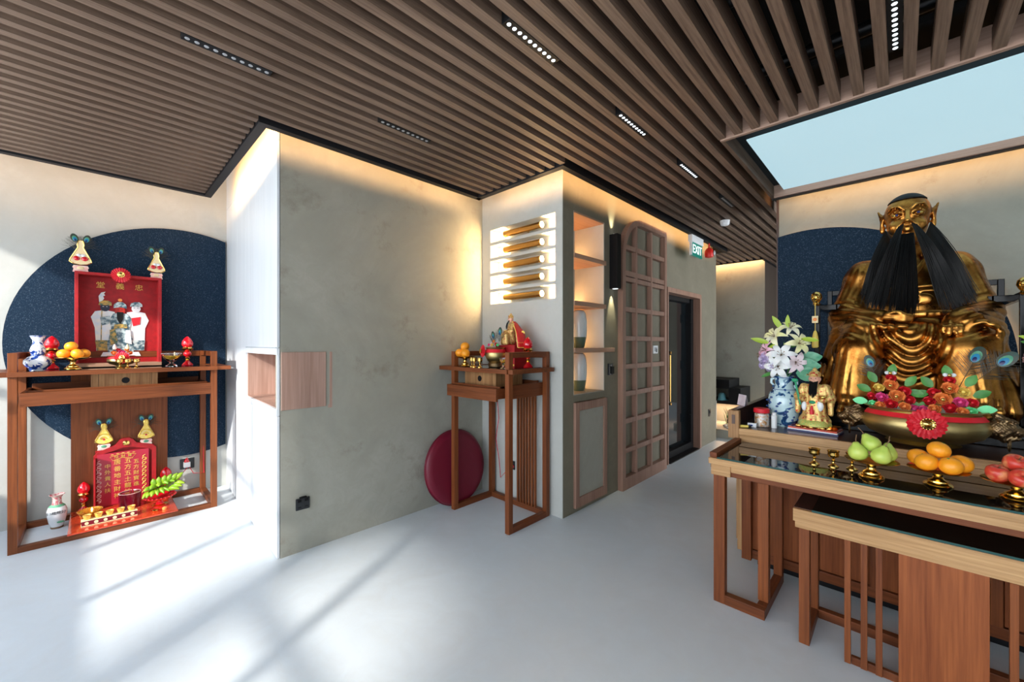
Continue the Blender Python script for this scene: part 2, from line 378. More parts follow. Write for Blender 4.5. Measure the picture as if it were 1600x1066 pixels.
# ------------------------------------------------------------ sculpting with distance fields
class Field:
    def __init__(s, lo, hi, h):
        s.lo = np.array(lo, float); s.h = h; s.n = np.ceil((np.array(hi) - s.lo) / h).astype(int) + 1
        s.d = np.full(tuple(s.n), 1.0, np.float32); s.ax = [(s.lo[i] + h * np.arange(s.n[i])).astype(np.float32) for i in range(3)]
    def win(s, lo, hi):
        a = np.clip(np.floor((np.array(lo) - s.lo) / s.h).astype(int), 0, s.n); b = np.clip(np.ceil((np.array(hi) - s.lo) / s.h).astype(int) + 1, 0, s.n)
        sl = tuple(slice(a[i], b[i]) for i in range(3))
        X = s.ax[0][sl[0]][:, None, None]; Y = s.ax[1][sl[1]][None, :, None]; Z = s.ax[2][sl[2]][None, None, :]
        return sl, X, Y, Z
    def comb(s, sl, e, k, op):
        d = s.d[sl]
        if op == 'sub':
            e = -e
            if k > 0: t = np.clip(.5 - .5 * (d - e) / k, 0, 1); s.d[sl] = d * (1 - t) + e * t + k * t * (1 - t)
            else: s.d[sl] = np.maximum(d, e)
        else:
            if k > 0: t = np.clip(.5 + .5 * (d - e) / k, 0, 1); s.d[sl] = d * (1 - t) + e * t - k * t * (1 - t)
            else: s.d[sl] = np.minimum(d, e)
    def ell(s, c, r, k=.02, op='add'):
        c = np.array(c); r = np.array(r, float); m = k + 3 * s.h
        sl, X, Y, Z = s.win(c - r - m, c + r + m)
        q = np.sqrt(((X - c[0]) / r[0]) ** 2 + ((Y - c[1]) / r[1]) ** 2 + ((Z - c[2]) / r[2]) ** 2)
        s.comb(sl, (q - 1) * float(min(r)), k, op); return s
    def cap(s, a, b, ra, rb=None, k=.02, op='add'):
        rb = ra if rb is None else rb; a = np.array(a, float); b = np.array(b, float); m = max(ra, rb) + k + 3 * s.h
        sl, X, Y, Z = s.win(np.minimum(a, b) - m, np.maximum(a, b) + m); v = b - a; L = float(v @ v) + 1e-9
        t = np.clip(((X - a[0]) * v[0] + (Y - a[1]) * v[1] + (Z - a[2]) * v[2]) / L, 0, 1)
        q = np.sqrt((X - a[0] - t * v[0]) ** 2 + (Y - a[1] - t * v[1]) ** 2 + (Z - a[2] - t * v[2]) ** 2) - (ra + (rb - ra) * t)
        s.comb(sl, q, k, op); return s
    def path(s, pts, r0, r1=None, k=.01, op='add'):
        r1 = r0 if r1 is None else r1; n = len(pts) - 1
        for i in range(n): s.cap(pts[i], pts[i + 1], r0 + (r1 - r0) * i / n, r0 + (r1 - r0) * (i + 1) / n, k, op)
        return s
    def boxr(s, lo, hi, r=.01, k=.01, op='add'):
        lo = np.array(lo, float); hi = np.array(hi, float); m = k + 3 * s.h; sl, X, Y, Z = s.win(lo - m, hi + m); c = (lo + hi) / 2; b = (hi - lo) / 2 - r
        qx = np.abs(X - c[0]) - b[0]; qy = np.abs(Y - c[1]) - b[1]; qz = np.abs(Z - c[2]) - b[2]
        q = np.sqrt(np.maximum(qx, 0) ** 2 + np.maximum(qy, 0) ** 2 + np.maximum(qz, 0) ** 2) + np.minimum(np.maximum(np.maximum(qx, qy), qz), 0) - r
        s.comb(sl, q, k, op); return s
    def relief(s, lo, hi, fn):
        sl, X, Y, Z = s.win(lo, hi); s.d[sl] = s.d[sl] + fn(X, Y, Z).astype(np.float32); return s
    def mesh(s, name, m, parent=None, world=True, label=None):
        import openvdb as vdb
        g = vdb.FloatGrid(1.0); g.copyFromArray(np.clip(s.d, -1, 1))
        p, t, q = g.convertToPolygons(isovalue=0.0, adaptivity=0.0)
        off = np.array(worldloc(parent)) if (parent is not None and world) else 0
        v = p * s.h + s.lo - off
        me = bpy.data.meshes.new(name); fs = [tuple(r)[::-1] for r in q.tolist()] + [tuple(r)[::-1] for r in t.tolist()]
        me.from_pydata(v.tolist(), [], fs); me.shade_smooth(); me.materials.append(m)
        # outward check
        if len(fs):
            vv = np.array(v); f = fs[0]; 
            vol = 0.0
            for f in fs[::max(1, len(fs) // 4000)]:
                a, b, c = vv[f[0]], vv[f[1]], vv[f[2]]; cc = vv.mean(0); vol += float(np.dot(a - cc, np.cross(b - cc, c - cc)))
            if vol < 0: me.flip_normals()
        o = bpy.data.objects.new(name, me); COL.objects.link(o)
        if parent is not None: o.parent = parent
        if label: o['label'] = label
        return o

# ============================================================ THE ROOM
struct('floor', M_floor, (-5.6, 3.4, -1.7, 10.2, -.12, 0))
ceil = struct('ceiling', M_void, (-5.6, 3.4, -1.7, 10.2, 3.30, 3.42))
# ceiling slats, one object each
SW, SZ0, SZ1 = .0225, 2.80, 2.905
runs = []
for k in range(-16, 48):
    x = .03 - .0975 * k
    if x < -4.49: continue
    if x < -2.75: runs.append((x, -1.40, .68))
    elif x < -1.80:
        runs.append((x, -1.40, 2.43)); runs.append((x, 6.42, 7.30))
    elif x < -.87: runs.append((x, -1.40, 7.30 if x < -1.56 else 9.8))
    else: runs.append((x, -1.40, 2.868))
smesh = {}
for x, y0, y1 in runs:
    key = round(y1 - y0, 3)
    if key not in smesh:
        b = MB(); b.box(-SW, SW, 0, y1 - y0, SZ0, SZ1)
        o = b.build('slat', M_slat, None, smooth=0); smesh[key] = o.data
    else:
        o = bpy.data.objects.new('slat', smesh[key]); COL.objects.link(o)
    o.parent = ceil; o.location = (x, y0, 0)
# supporting carriers in the void
for i, y in enumerate((-.9, .3, 1.5, 2.6)):
    b = MB(); b.box(-4.6, 1.7, y, y + .04, 2.905, 2.935); o = b.build('carrier_rail', M_void, ceil, smooth=0)

# walls
struct('wall_left', M_pale, (-5.2, -5.0, -1.7, 1.6, 0, 3.3))
wc = struct('wall_center', M_conc, (-3.12, -3.015, .868, 2.80, 0, 3.3))
RX0, RX1, RZ0, RZ1 = -2.895, -2.095, 1.839, 2.564
wn = struct('wall_niche', M_pale, (-3.12, RX0, 2.692, 3.0, 0, 3.3), (RX1, -2.06, 2.692, 2.84, 0, 3.3), (-2.06, -2.0205, 2.692, 2.70, 0, 3.3), (RX0, RX1, 2.692, 2.80, 0, RZ0), (RX0, RX1, 2.692, 2.80, RZ1, 3.3), (RX0, RX1, 2.80, 2.84, RZ0 - .02, RZ1 + .02), (RX1, RX1 + .001, 2.80, 2.84, RZ0, RZ1))
for z in (2.4275, 2.2765, 2.128, 1.973):
    B('divider', M_pale, wn, (RX0, RX1, 2.692, 2.80, z - .0145, z + .0145), bevel=.001)
XB = -2.02
wb = struct('wall_back', M_olive,
       (-2.06, XB, 2.70, 2.84, 0, 3.3), (-2.45, XB, 2.84, 2.848, 0, 3.3), (-2.45, XB, 2.848, 3.35, 2.60, 3.3), (-2.45, XB, 2.848, 3.35, .95, 1.01), (-2.45, XB, 2.848, 3.35, 0, .035),
       (-2.45, -2.36, 2.848, 3.35, .035, 2.60), (-2.45, XB, 3.35, 4.765, 0, 3.3), (-2.45, XB, 4.765, 5.90, 2.14, 3.3), (-2.45, XB, 5.90, 6.55, 0, 3.3), (-2.45, -2.40, 4.765, 5.9, 0, 2.14))
struct('wall_far', M_conc, (-5.2, -1.58, 7.50, 7.62, 0, 3.3))
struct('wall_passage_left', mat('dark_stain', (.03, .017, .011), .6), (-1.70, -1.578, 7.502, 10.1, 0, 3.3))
struct('wall_passage_end', M_olive, (-1.58, 3.3, 10.0, 10.1, 0, 3.3))
struct('wall_hall_left', M_olive, (-5.2, -5.0, 1.6, 7.6, 0, 3.3))
struct('wall_right', M_conc, (-.851, 3.2, 4.60, 4.80, 0, 3.3))
struct('trim_1', M_brown, (-.868, -.851, 4.585, 4.80, 0, 3.3))
struct('wall_side', M_pale, (3.0, 3.2, -1.7, 4.60, 0, 3.3))
# window side behind the camera
wf = struct('wall_front', M_pale, (-5.0, 3.0, -1.55, -1.45, 0, .30), (-5.0, -1.75, -1.55, -1.45, .30, .82), (-5.0, 3.0, -1.55, -1.45, 2.78, 3.3), (-1.75, -1.60, -1.55, -1.45, .30, 2.78), (-5.0, -4.9, -1.55, -1.45, .82, 2.78), (2.9, 3.0, -1.55, -1.45, .3, 2.78))
win = struct('window_1', M_trim, *[(x - .025, x + .025, -1.54, -1.47, .82, 2.78) for x in (-4.2, -3.35, -2.55)], (-4.9, -1.75, -1.54, -1.47, 1.62, 1.67))
struct('window_2', M_trim, *[(x - .025, x + .025, -1.54, -1.47, .30, 2.78) for x in (-1.02, .0, 1.2, 2.1)], (-1.6, 2.9, -1.54, -1.47, 1.20, 1.25))
struct('sun_blocking_wall', M_sunblock, (2.15, 2.42, -9.3, -9.0, -3, 7.3), (2.42, 3.75, -9.3, -9.0, 6.1, 7.3), (3.75, 22, -9.3, -9.0, -3, 7.3), (2.42, 3.75, -9.3, -9.0, -3, 4.9))  # unseen wall added outside to block the sun; its gap shapes a floor patch

# black cove trims
T = [(-4.55, -4.50, -1.45, .735), (-4.50, -2.78, .685, .735), (-2.83, -2.78, .735, 2.485), (-2.83, -1.82, 2.435, 2.485), (-1.868, -1.82, 2.485, 6.40), (-2.45, -1.868, 6.352, 6.40),
     (-2.5, -1.54, 7.31, 7.355), (-1.585, -1.54, 7.355, 9.9)]
UP = [(-4.508, -4.50, -1.45, .685), (-4.50, -2.78, .685, .693), (-2.788, -2.78, .693, 2.435), (-2.788, -1.82, 2.435, 2.443), (-1.828, -1.82, 2.443, 6.40), (-2.45, -1.868, 6.392, 6.40), (-2.5, -1.54, 7.31, 7.318), (-1.548, -1.54, 7.318, 9.9)]
for i, ((a, b_, c, d), u) in enumerate(zip(T, UP)): struct('trim_%d' % (i + 2), M_trim, (a, b_, c, d, 2.79, 2.84), (*u, 2.84, 3.02))

# skylight box: oak frame round a backlit panel
sk = thing('skylight_box', 'large backlit pale blue ceiling panel in an oak frame above the altar', 'ceiling light', (.35, 3.6, 2.79))
B('front_board', M_slat2, sk, (-.862, 1.66, 2.872, 2.897, 2.792, 2.925), bevel=.001)
B('side_board', M_slat, sk, (-.862, -.837, 2.897, 4.345, 2.792, 2.925), bevel=.001)
B('side_board', M_slat, sk, (1.635, 1.66, 2.897, 4.345, 2.792, 2.925), bevel=.001)
B('back_board', M_slat2, sk, (-.837, 1.635, 4.32, 4.345, 2.792, 2.925), bevel=.001)
B('rear_trim', M_trim, sk, (-.862, 1.66, 4.345, 4.395, 2.785, 2.83), bevel=.001)
B('dark_reveal', M_void, sk, (-.837, 1.635, 2.897, 4.32, 2.90, 2.915), bevel=0)
B('light_panel', M_sky, sk, (-.762, 1.56, 3.10, 4.315, 2.845, 2.853), bevel=0)

# linear spot fixtures between the slats
def fixture(x, y0, y1, lit, label, n=10):
    t = thing('linear_spotlight', label, 'ceiling light', (x, (y0 + y1) / 2, 2.80), group='linear spotlights between the ceiling slats')
    B('housing', M_black, t, (x - .024, x + .024, y0, y1, 2.797, 2.86), bevel=.001)
    for i in range(n):
        y = y0 + (y1 - y0) * (i + .6) / (n + .2)
        MB().lathe((x, y, 2.7955), [(.0, 0), (.009, 0), (.010, .002)], 10).build('lens', M_lens if lit else M_grey, t)
    return t
fixture(-1.187, 1.19, 1.53, True, 'lit black linear spotlight between slats, nearest to the room centre')
fixture(-1.187, 2.13, 2.465, True, 'lit black linear spotlight, second along the row towards the hallway')
fixture(-1.187, 3.04, 3.38, True, 'black linear spotlight, third along the row before the hallway')
fixture(-1.187, 4.0, 4.34, False, 'unlit black linear spotlight near the smoke detector by the altar wall')
fixture(-2.26, .26, .61, False, 'unlit black linear spotlight over the white cabinet end of the ceiling')
fixture(-2.26, 1.19, 1.545, False, 'unlit black linear spotlight above the concrete wall')
fixture(-.019, 2.10, 2.55, True, 'lit black linear spotlight in front of the backlit ceiling panel', 12)
for nm, x0, x1, y, z, r in (('service_pipe', -2, 2.5, 2.66, 3.02, .035), ('service_pipe', -.6, 2.5, 2.15, 3.12, .028), ('service_pipe', -.9, 2.5, 1.5, 3.08, .022)):
    o = MB().cyl((x0, y, z), (x1, y, z), r, n=12).build(nm, M_pipe); tag(o, {2.66: 'dark service pipe in the ceiling void nearest the backlit panel', 2.15: 'dark service pipe in the ceiling void, second from the panel', 1.5: 'thin dark pipe in the ceiling void farthest from the panel'}[y], 'pipe', 'pipes in the ceiling void')
# smoke detector
t = thing('smoke_detector', 'round white smoke detector under the hallway slats', 'smoke detector', (-1.385, 4.78, 2.80))
MB().lathe((-1.385, 4.78, 2.748), [(0, 0), (.035, 0), (.045, .012), (.047, .03), (.05, .052)], 24).build('body', M_plastic, t)
MB().lathe((-1.385, 4.78, 2.742), [(0, 0), (.018, .001), (.02, .007)], 16).build('sensor_cap', M_plastic, t)
# exit sign hanging from the cove trim
t = thing('exit_sign', 'green EXIT sign hanging from the slatted ceiling above the black door', 'sign', (-1.84, 5.26, 2.79))
B('housing', M_plastic, t, (-1.875, -1.825, 5.04, 5.43, 2.705, 2.80), bevel=.004)
B('panel', M_exit, t, (-1.862, -1.838, 5.07, 5.42, 2.545, 2.705), bevel=.002)
B('panel_edge', M_plastic, t, (-1.864, -1.836, 5.055, 5.07, 2.545, 2.705), bevel=0)
text('EXIT', 'lettering', .15, (-1.8365, 5.245, 2.625), (PI / 2, 0, PI / 2), M_exitw, t)
t = thing('alarm_beacon', 'red fire alarm beacon hanging beside the exit sign', 'alarm', (-1.84, 5.68, 2.8))
MB().cyl((-1.84, 5.68, 2.73), (-1.84, 5.68, 2.80), .010, n=8).build('rod', M_bell, t)
MB().lathe((-1.84, 5.68, 2.60), [(.02, 0), (.05, .01), (.055, .05), (.05, .10), (.025, .13), (0, .132)], 18).build('body', M_bell, t)
MB().lathe((-1.785, 5.70, 2.66), [(.03, 0), (.032, .01), (.0, .022)], 16, axis=(1, 0, 0)).build('lens', M_grey, t)

# granite discs with a halo of LED behind
def disc(label, pts_fn, poly, led, name):
    t = thing(name, label, 'wall disc', pts_fn)
    return t
cy, cz, R = .585, 1.46, 1.085
poly = []
for i in range(97):
    a = -PI / 2 - 2 * PI * i / 96
    p = (cy + R * math.cos(a), cz + R * math.sin(a))
    if p[0] <= .925: poly.append(p)
t = thing('granite_disc', 'dark blue granite disc on the left wall behind the wide altar table', 'wall disc', (-5.0, cy, cz))
k0 = [p for p in poly]
zt = cz + math.sqrt(R * R - (.925 - cy) ** 2); zb = cz - math.sqrt(R * R - (.925 - cy) ** 2)
lo = [p for p in k0 if p[1] < cz]; hi = [p for p in k0 if p[1] >= cz]
pl = sorted(lo, key=lambda p: math.atan2(p[1] - cz, p[0] - cy) % (2 * PI)); 
allp = sorted(k0, key=lambda p: (-math.atan2(p[1] - cz, p[0] - cy) + math.atan2(zb - cz, .925 - cy)) % (2 * PI))
MB().prism([(.925, zb)] + allp + [(.925, zt)], -4.999, -4.975, 'x').build('slab', M_gran, t, smooth=0)
cx2, cz2, R2 = -.60, 1.30, 1.20
t = thing('granite_disc', 'dark blue granite disc on the wall behind the bronze statue', 'wall disc', (cx2, 4.60, cz2))
zt = math.sqrt(R2 * R2 - (-.851 - cx2) ** 2)
allp = [(cx2 + R2 * math.cos(a), cz2 + R2 * math.sin(a)) for a in [math.atan2(zt, -.251) - (2 * math.atan2(zt, -.251)) * i / 90 for i in range(91)]]
MB().prism(allp, 4.575, 4.550, 'y').build('slab', M_gran, t, smooth=0)
led = [(cx2 + (R2 - .03) * math.cos(a), 4.588, cz2 + (R2 - .03) * math.sin(a)) for a in [1.75 - 3.5 * i / 50 for i in range(51)]]
M_halo = mat('halo_led', (1, .7, .4), .4, emit=(1.0, .50, .20), es=7)
MB().tube(led, .007, 5).build('halo_strip', M_halo, t)

# ------------------------------------------------------------ white tall cabinet with oak niche
ang = PI - math.atan2(.09, 1.985)
cb = thing('tall_cabinet', 'tall white laminate cabinet with an oak lined open niche', 'cabinet', (-3.018, .852, 0), ang)
def CB(name, m, *bx, bevel=.001): return B(name, m, cb, *bx, bevel=bevel, world=False)
CB('carcass', M_whitewood, (.04, 1.985, -.45, -.012, 0, .985), (.04, 1.985, -.45, -.012, 1.395, 3.29), (1.03, 1.985, -.45, -.012, .985, 1.395), (.04, 1.03, -.45, -.36, .985, 1.395))
CB('niche_back', M_niche, (.012, 1.03, -.36, -.34, .985, 1.395)); CB('niche_base', M_niche, (.012, 1.02, -.34, -.01, .985, 1.012)); CB('niche_side', M_niche, (1.005, 1.028, -.34, -.01, 1.012, 1.395)); CB('niche_side', M_niche, (.013, .022, -.34, -.01, 1.012, 1.395)); CB('niche_top', M_niche, (.022, 1.005, -.34, -.01, 1.378, 1.395))
CB('niche_rail', M_whitewood, (0, 1.03, -.012, .006, 1.378, 1.422)); CB('niche_rail', M_whitewood, (0, 1.03, -.012, .006, .965, 1.010)); CB('edge_strip', M_whitewood, (-.002, .016, -.012, .003, 1.010, 1.378))
for x0, x1 in ((0, .592), (.596, 1.028)):
    CB('door', M_whitewood, (x0, x1, -.012, .003, 1.428, 2.828)); CB('door', M_whitewood, (x0, x1, -.012, .003, .004, .960))
CB('filler_panel', M_whitewood, (1.032, 1.405, -.012, .003, .004, 2.828)); CB('filler_panel', M_whitewood, (1.409, 1.985, -.012, .003, .004, 2.828)); CB('top_panel', M_whitewood, (0, 1.985, -.012, .003, 2.832, 3.29))
o = B('oak_wall_panel', M_niche, None, (-3.02, -3.008, .871, 1.166, 1.0, 1.395), bevel=.002); tag(o, 'square oak panel let into the concrete wall beside the white cabinet', 'panel')

# sockets and controls
SOCK = []
def socket(name, label, p0, p1, cat='socket', axis='x', holes=True):
    t = thing(name, label, cat, p0)
    SOCK.append(t); B('plate', M_socket, t, (p0[0], p1[0], p0[1], p1[1], p0[2], p1[2]), bevel=.003)
    return t
t = socket('wall_socket', 'black double socket low on the concrete wall', (-3.015, .962, .295), (-3.003, 1.052, .375))
for y in (.985, 1.03):
    B('rocker', M_black, t, (-3.003, -2.999, y - .012, y + .012, .350, .368), bevel=.001)
    B('pin_hole', M_void, t, (-3.003, -3.0015, y - .010, y + .010, .312, .318), bevel=0)
B('top_clip', M_black, t, (-3.012, -2.998, .985, 1.03, .375, .385), bevel=.001)
t = socket('wall_socket', 'black socket with a red lamp plug behind the small altar table', (-2.66, 2.680, .29), (-2.56, 2.692, .37))
B('plug', M_redg, t, (-2.585, -2.562, 2.65, 2.680, .31, .335), bevel=.003)
t = socket('wall_socket', 'black socket holding a red and white plug under the wide altar table', (-5.0, .565, .24), (-4.988, .675, .34))
B('plug', M_plastic, t, (-4.988, -4.95, .59, .64, .26, .31), bevel=.004); MB().lathe((-4.97, .615, .31), [(.022, 0), (.02, .015), (0, .045)], 12).build('plug_lamp', M_redg, t)
t = socket('wall_socket', 'small black socket at the end of the hall wall past the door', (-2.02, 6.20, .40), (-2.008, 6.28, .50)); B('rocker', M_black, t, (-2.008, -2.004, 6.22, 6.26, .44, .48), bevel=.001)
t = socket('door_intercom', 'black door control with card slot beside the lattice panel', (-2.02, 3.405, 1.155), (-2.0, 3.475, 1.265), 'intercom')
B('keypad', M_grey, t, (-2.0, -1.998, 3.42, 3.445, 1.24, 1.25), bevel=0); B('reader', M_black, t, (-2.0, -1.993, 3.43, 3.485, 1.165, 1.235), bevel=.002); B('indicator', M_grey, t, (-2.0, -1.998, 3.42, 3.43, 1.16, 1.166), bevel=0)
t = thing('thermostat', 'white thermostat in a cell of the lattice panel', 'thermostat', (-2.02, 4.38, 1.39))
B('case', M_plastic, t, (-2.02, -1.985, 4.325, 4.44, 1.345, 1.435), bevel=.004); B('display', M_grey, t, (-1.985, -1.983, 4.35, 4.41, 1.37, 1.415), bevel=0); B('button', M_socket, t, (-1.985, -1.982, 4.385, 4.41, 1.36, 1.40), bevel=0)

# ------------------------------------------------------------ five brass tube lamps in the slotted niche
slots = [(2.442, 2.564), (2.291, 2.413), (2.1425, 2.262), (1.9875, 2.1135), (1.839, 1.9585)]
words = ['topmost', 'second', 'middle', 'fourth', 'lowest']
for (z0, z1), wd in zip(slots, words):
    z = (z0 + z1) / 2 - .004; y = 2.715
    t = thing('tube_lamp', 'brass tube lamp in the %s slot of the lit niche' % wd, 'lamp', (-2.48, y, z), group='brass tube lamps in the wall niche')
    MB().cyl((-2.715, y, z), (-2.262, y, z), .029, n=24).build('tube', M_brass, t)
    for x, d in ((-2.262, 1), (-2.715, -1)):
        MB().lathe((x + .0005 * d, y, z), [(.0, 0), (.0255, 0), (.026, .002)], 20, axis=(d, 0, 0)).build('lamp_face', M_warm, t)
    MB().cyl((-2.49, y + .02, z), (-2.49, 2.80, z), .012, n=10).build('bracket', M_brass, t)
    for d, x in ((1, -2.255), (-1, -2.72)):
        strip_light('tube_lamp_light', (x, y, z), .045, (d, 0, 0), (0, 1, 0), 1.15, (1, .62, .28), .045)

# ------------------------------------------------------------ shelf niche
sn = thing('shelf_unit', 'recessed shelf unit with three oak shelves beside the wall light', 'shelf', (-2.02, 3.1, 1.01))
B('lining', M_niche2 if 'M_niche2' in globals() else M_pale, sn, (-2.36, -2.35, 2.848, 3.35, 1.01, 2.60), (-2.35, XB - .002, 3.338, 3.35, 1.01, 2.60), (-2.35, XB - .002, 2.848, 2.856, 1.01, 2.60), bevel=0)
B('top_board', M_shelf, sn, (-2.35, XB - .001, 2.856, 3.338, 2.585, 2.60), bevel=0)
B('shelf', M_shelf, sn, (-2.35, XB + .012, 2.85, 3.365, 2.195, 2.235)); B('shelf', M_shelf, sn, (-2.35, XB + .012, 2.85, 3.365, 1.785, 1.825)); B('shelf', M_shelf, sn, (-2.35, XB + .018, 2.85, 3.345, 1.375, 1.415), (XB, XB + .018, 3.345, 3.51, 1.375, 1.415))
B('base_board', M_conc, sn, (-2.35, XB + .002, 2.85, 3.345, 1.01, 1.016), bevel=0)
for z in (2.24, 1.83, 1.42, 1.02): strip_light('shelf_led', (-2.335, 3.1, z + .012), .42, (.5, 0, 1), (0, 1, 0), 1.1, (1, .50, .18), .012)
dr = thing('cabinet_door', 'low cabinet door with oak frame and cement panel under the shelves', 'cabinet door', (-2.02, 3.1, .03))
B('frame', M_lat, dr, (-2.03, -1.995, 2.85, 2.905, .04, .945), (-2.03, -1.995, 3.305, 3.36, .04, .945), (-2.03, -1.995, 2.905, 3.305, .04, .125), (-2.03, -1.995, 2.905, 3.305, .875, .945))
B('panel', M_conc, dr, (-2.03, -2.008, 2.905, 3.305, .125, .875), bevel=0)

def shelf_vase(z, label):
    t = thing('shelf_vase', label, 'vase', (-2.17, 3.142, z), group='celadon vases on the shelves')
    MB().lathe((-2.17, 3.142, z), [(0, 0), (.050, 0), (.058, .02), (.073, .10)], 28).build('glazed_foot', M_grn, t, label='dark green glazed foot')
    MB().lathe((-2.17, 3.142, z), [(.073, .10), (.078, .17), (.077, .25), (.066, .32), (.050, .345), (.030, .352), (.028, .345)], 28).build('body', M_cel, t)
shelf_vase(1.416, 'pale celadon vase with green foot on the lower oak shelf')
shelf_vase(1.017, 'pale celadon vase with green foot on the niche floor')

# wall light
t = thing('wall_light', 'tall black box wall light between shelves and arched lattice', 'wall light', (-2.02, 3.47, 2.25))
B('case', M_black, t, (-2.018, -1.935, 3.437, 3.512, 1.985, 2.505), bevel=.002)
for z, d in ((2.505, 1), (1.985, -1)):
    MB().lathe((-1.977, 3.475, z + .0015 * d), [(0, 0), (.026, 0), (.027, .002)], 18, axis=(0, 0, d)).build('lens', M_lens, t)
    l = bpy.data.lights.new('wall_light_spot', 'SPOT'); l.energy = 7; l.spot_size = math.radians(42); l.spot_blend = .6; l.color = (1, .92, .62); l.shadow_soft_size = .015
    o = bpy.data.objects.new('wall_light_spot', l); COL.objects.link(o); o.location = (-1.977, 3.475, z + .012 * d)
    o.rotation_euler = Vector((-.22, 0, d)).to_track_quat('-Z', 'Y').to_euler()

# ------------------------------------------------------------ arched lattice
la = thing('lattice_panel', 'tall arched oak lattice panel on the hall wall beside the black door', 'lattice panel', (-2.02, 4.2, 0))
X0, X1 = -2.02, -1.965
Y0, Y1, ZT = 3.60, 4.634, 2.75
ra = .42; ya = Y0 + ra; za = ZT - ra
out = [(Y0, 0), (Y0, za)] + [(ya + ra * math.cos(a), za + ra * math.sin(a)) for a in [PI - PI / 2 * i / 14 for i in range(1, 15)]] + [(Y1, ZT), (Y1, 0)]
ri = ra - .06
inn = [(Y0 + .06, .12), (Y0 + .06, za)] + [(ya + ri * math.cos(a), za + ri * math.sin(a)) for a in [PI - PI / 2 * i / 14 for i in range(1, 15)]] + [(Y1 - .055, ZT - .06), (Y1 - .055, .12)]
def ringprism(o, i, a, b):
    m = MB(); n = len(o); vs = [(a, *p) for p in o] + [(b, *p) for p in o] + [(a, *p) for p in i] + [(b, *p) for p in i]; fs = []
    for k in range(n):
        j = (k + 1) % n
        fs += [(n + k, 3 * n + k, 3 * n + j, n + j), (k, n + k, n + j, j), (2 * n + k, 2 * n + j, 3 * n + j, 3 * n + k), (k, j, 2 * n + j, 2 * n + k)]
    m.add(vs, fs); return m
o = ringprism(out, inn, X0, X1).build('frame', M_lat, la, smooth=30)
bm_fix = o.data
for y in (3.900, 4.248): B('mullion', M_lat, la, (X0, X1 - .004, y - .016, y + .016, .12, ZT - .075), bevel=.001)
for z, h in ((2.425, .028), (2.162, .030), (2.104, .026), (1.80, .028), (1.508, .028), (1.226, .028), (.953, .028), (.68, .028), (.384, .028)):
    B('rail', M_lat, la, (X0, X1 - .008, Y0 + .055, Y1 - .05, z - h + .004, z + h - .004), bevel=.001)

# ------------------------------------------------------------ black door
dd = thing('door_1', 'black framed glass door with a long brass pull in the hall', 'door', (-2.15, 5.33, 0)); dd['kind'] = 'structure'; 
B('jamb', M_lat, dd, (-2.28, -2.008, 4.765, 4.79, 0, 2.14)); B('jamb', M_lat, dd, (-2.28, -2.008, 5.84, 5.90, 0, 2.14)); B('lintel', M_lat, dd, (-2.28, -2.008, 4.79, 5.84, 2.08, 2.14))
B('door_frame', M_black, dd, (-2.24, -2.12, 4.79, 4.83, 0, 2.08), (-2.24, -2.10, 5.76, 5.84, 0, 2.08), (-2.24, -2.12, 4.83, 5.76, 2.02, 2.08), (-2.24, -2.10, 4.83, 5.76, 0, .09))
B('glass', M_doorglass, dd, (-2.19, -2.17, 4.83, 5.76, .09, 2.02), bevel=0)
h = MB().cyl((-2.11, 5.07, .72), (-2.11, 5.07, 1.31), .011, n=10); h.build('handle', M_brass, dd)
for z in (.69, 1.34): MB().lathe((-2.17, 5.07, z), [(.016, 0), (.016, .05), (.019, .055), (.019, .075), (0, .077)], 12, axis=(1, 0, 0)).build('handle_mount', M_brass, dd)
B('floor_spring', M_black, dd, (-2.09, -2.0, 4.83, 5.80, 0, .012))
for z in (.35, 1.1, 1.75): B('hinge', M_black, dd, (-2.12, -2.095, 5.742, 5.762, z, z + .12))

# ------------------------------------------------------------ planter corner
t = thing('hall_ledge', 'low cement planting ledge at the end of the hall', 'ledge', (-2.0, 7.1, 0))
B('base', M_conc, t, (-2.45, -1.60, 6.72, 7.5, 0, .13), bevel=.004); B('upstand', M_pale, t, (-2.14, -2.09, 6.76, 6.80, .13, .56), bevel=.002)
t = thing('floating_shelf', 'black stepped floating shelf over the planting ledge', 'shelf', (-2.0, 7.2, .6))
B('lower_shelf', M_black, t, (-2.45, -1.79, 6.95, 7.5, .50, .545)); B('side_box', M_black, t, (-1.96, -1.79, 6.95, 7.5, .545, .76)); B('upper_box', M_black, t, (-2.45, -1.95, 6.95, 7.5, .745, .885))
t = thing('cap', 'pale blue cap lying on the black floating shelf', 'cap', (-2.085, 7.05, .545))
MB().lathe((-2.085, 7.05, .546), [(.075, 0), (.072, .004), (.062, .006), (.052, .09), (.03, .115), (0, .12)], 20).build('crown', M_teal, t); MB().ell((-2.02, 7.02, .553), (.05, .045, .007), 14, 6).build('brim', M_teal, t)
t = thing('spiky_plant', 'dark spiky potted grass under the black floating shelf', 'plant', (-1.95, 7.15, .13))
for i in range(46):
    a = random.uniform(0, 2 * PI); L = random.uniform(.18, .34); s = random.uniform(.1, .75)
    p = (-1.97 + random.uniform(-.05, .05), 7.12 + random.uniform(-.05, .05), .13)
    q = [(p[0] + math.cos(a) * L * s * u * .6, p[1] + math.sin(a) * L * s * u * .6, p[2] + L * u * (1 - .18 * u * s)) for u in (0, .35, .7, 1)]
    MB().tube(q, [.007, .006, .004, .001], 4).build('blade', [M_leaf, M_black, M_leafy][i % 3 if i % 5 else 1], t)
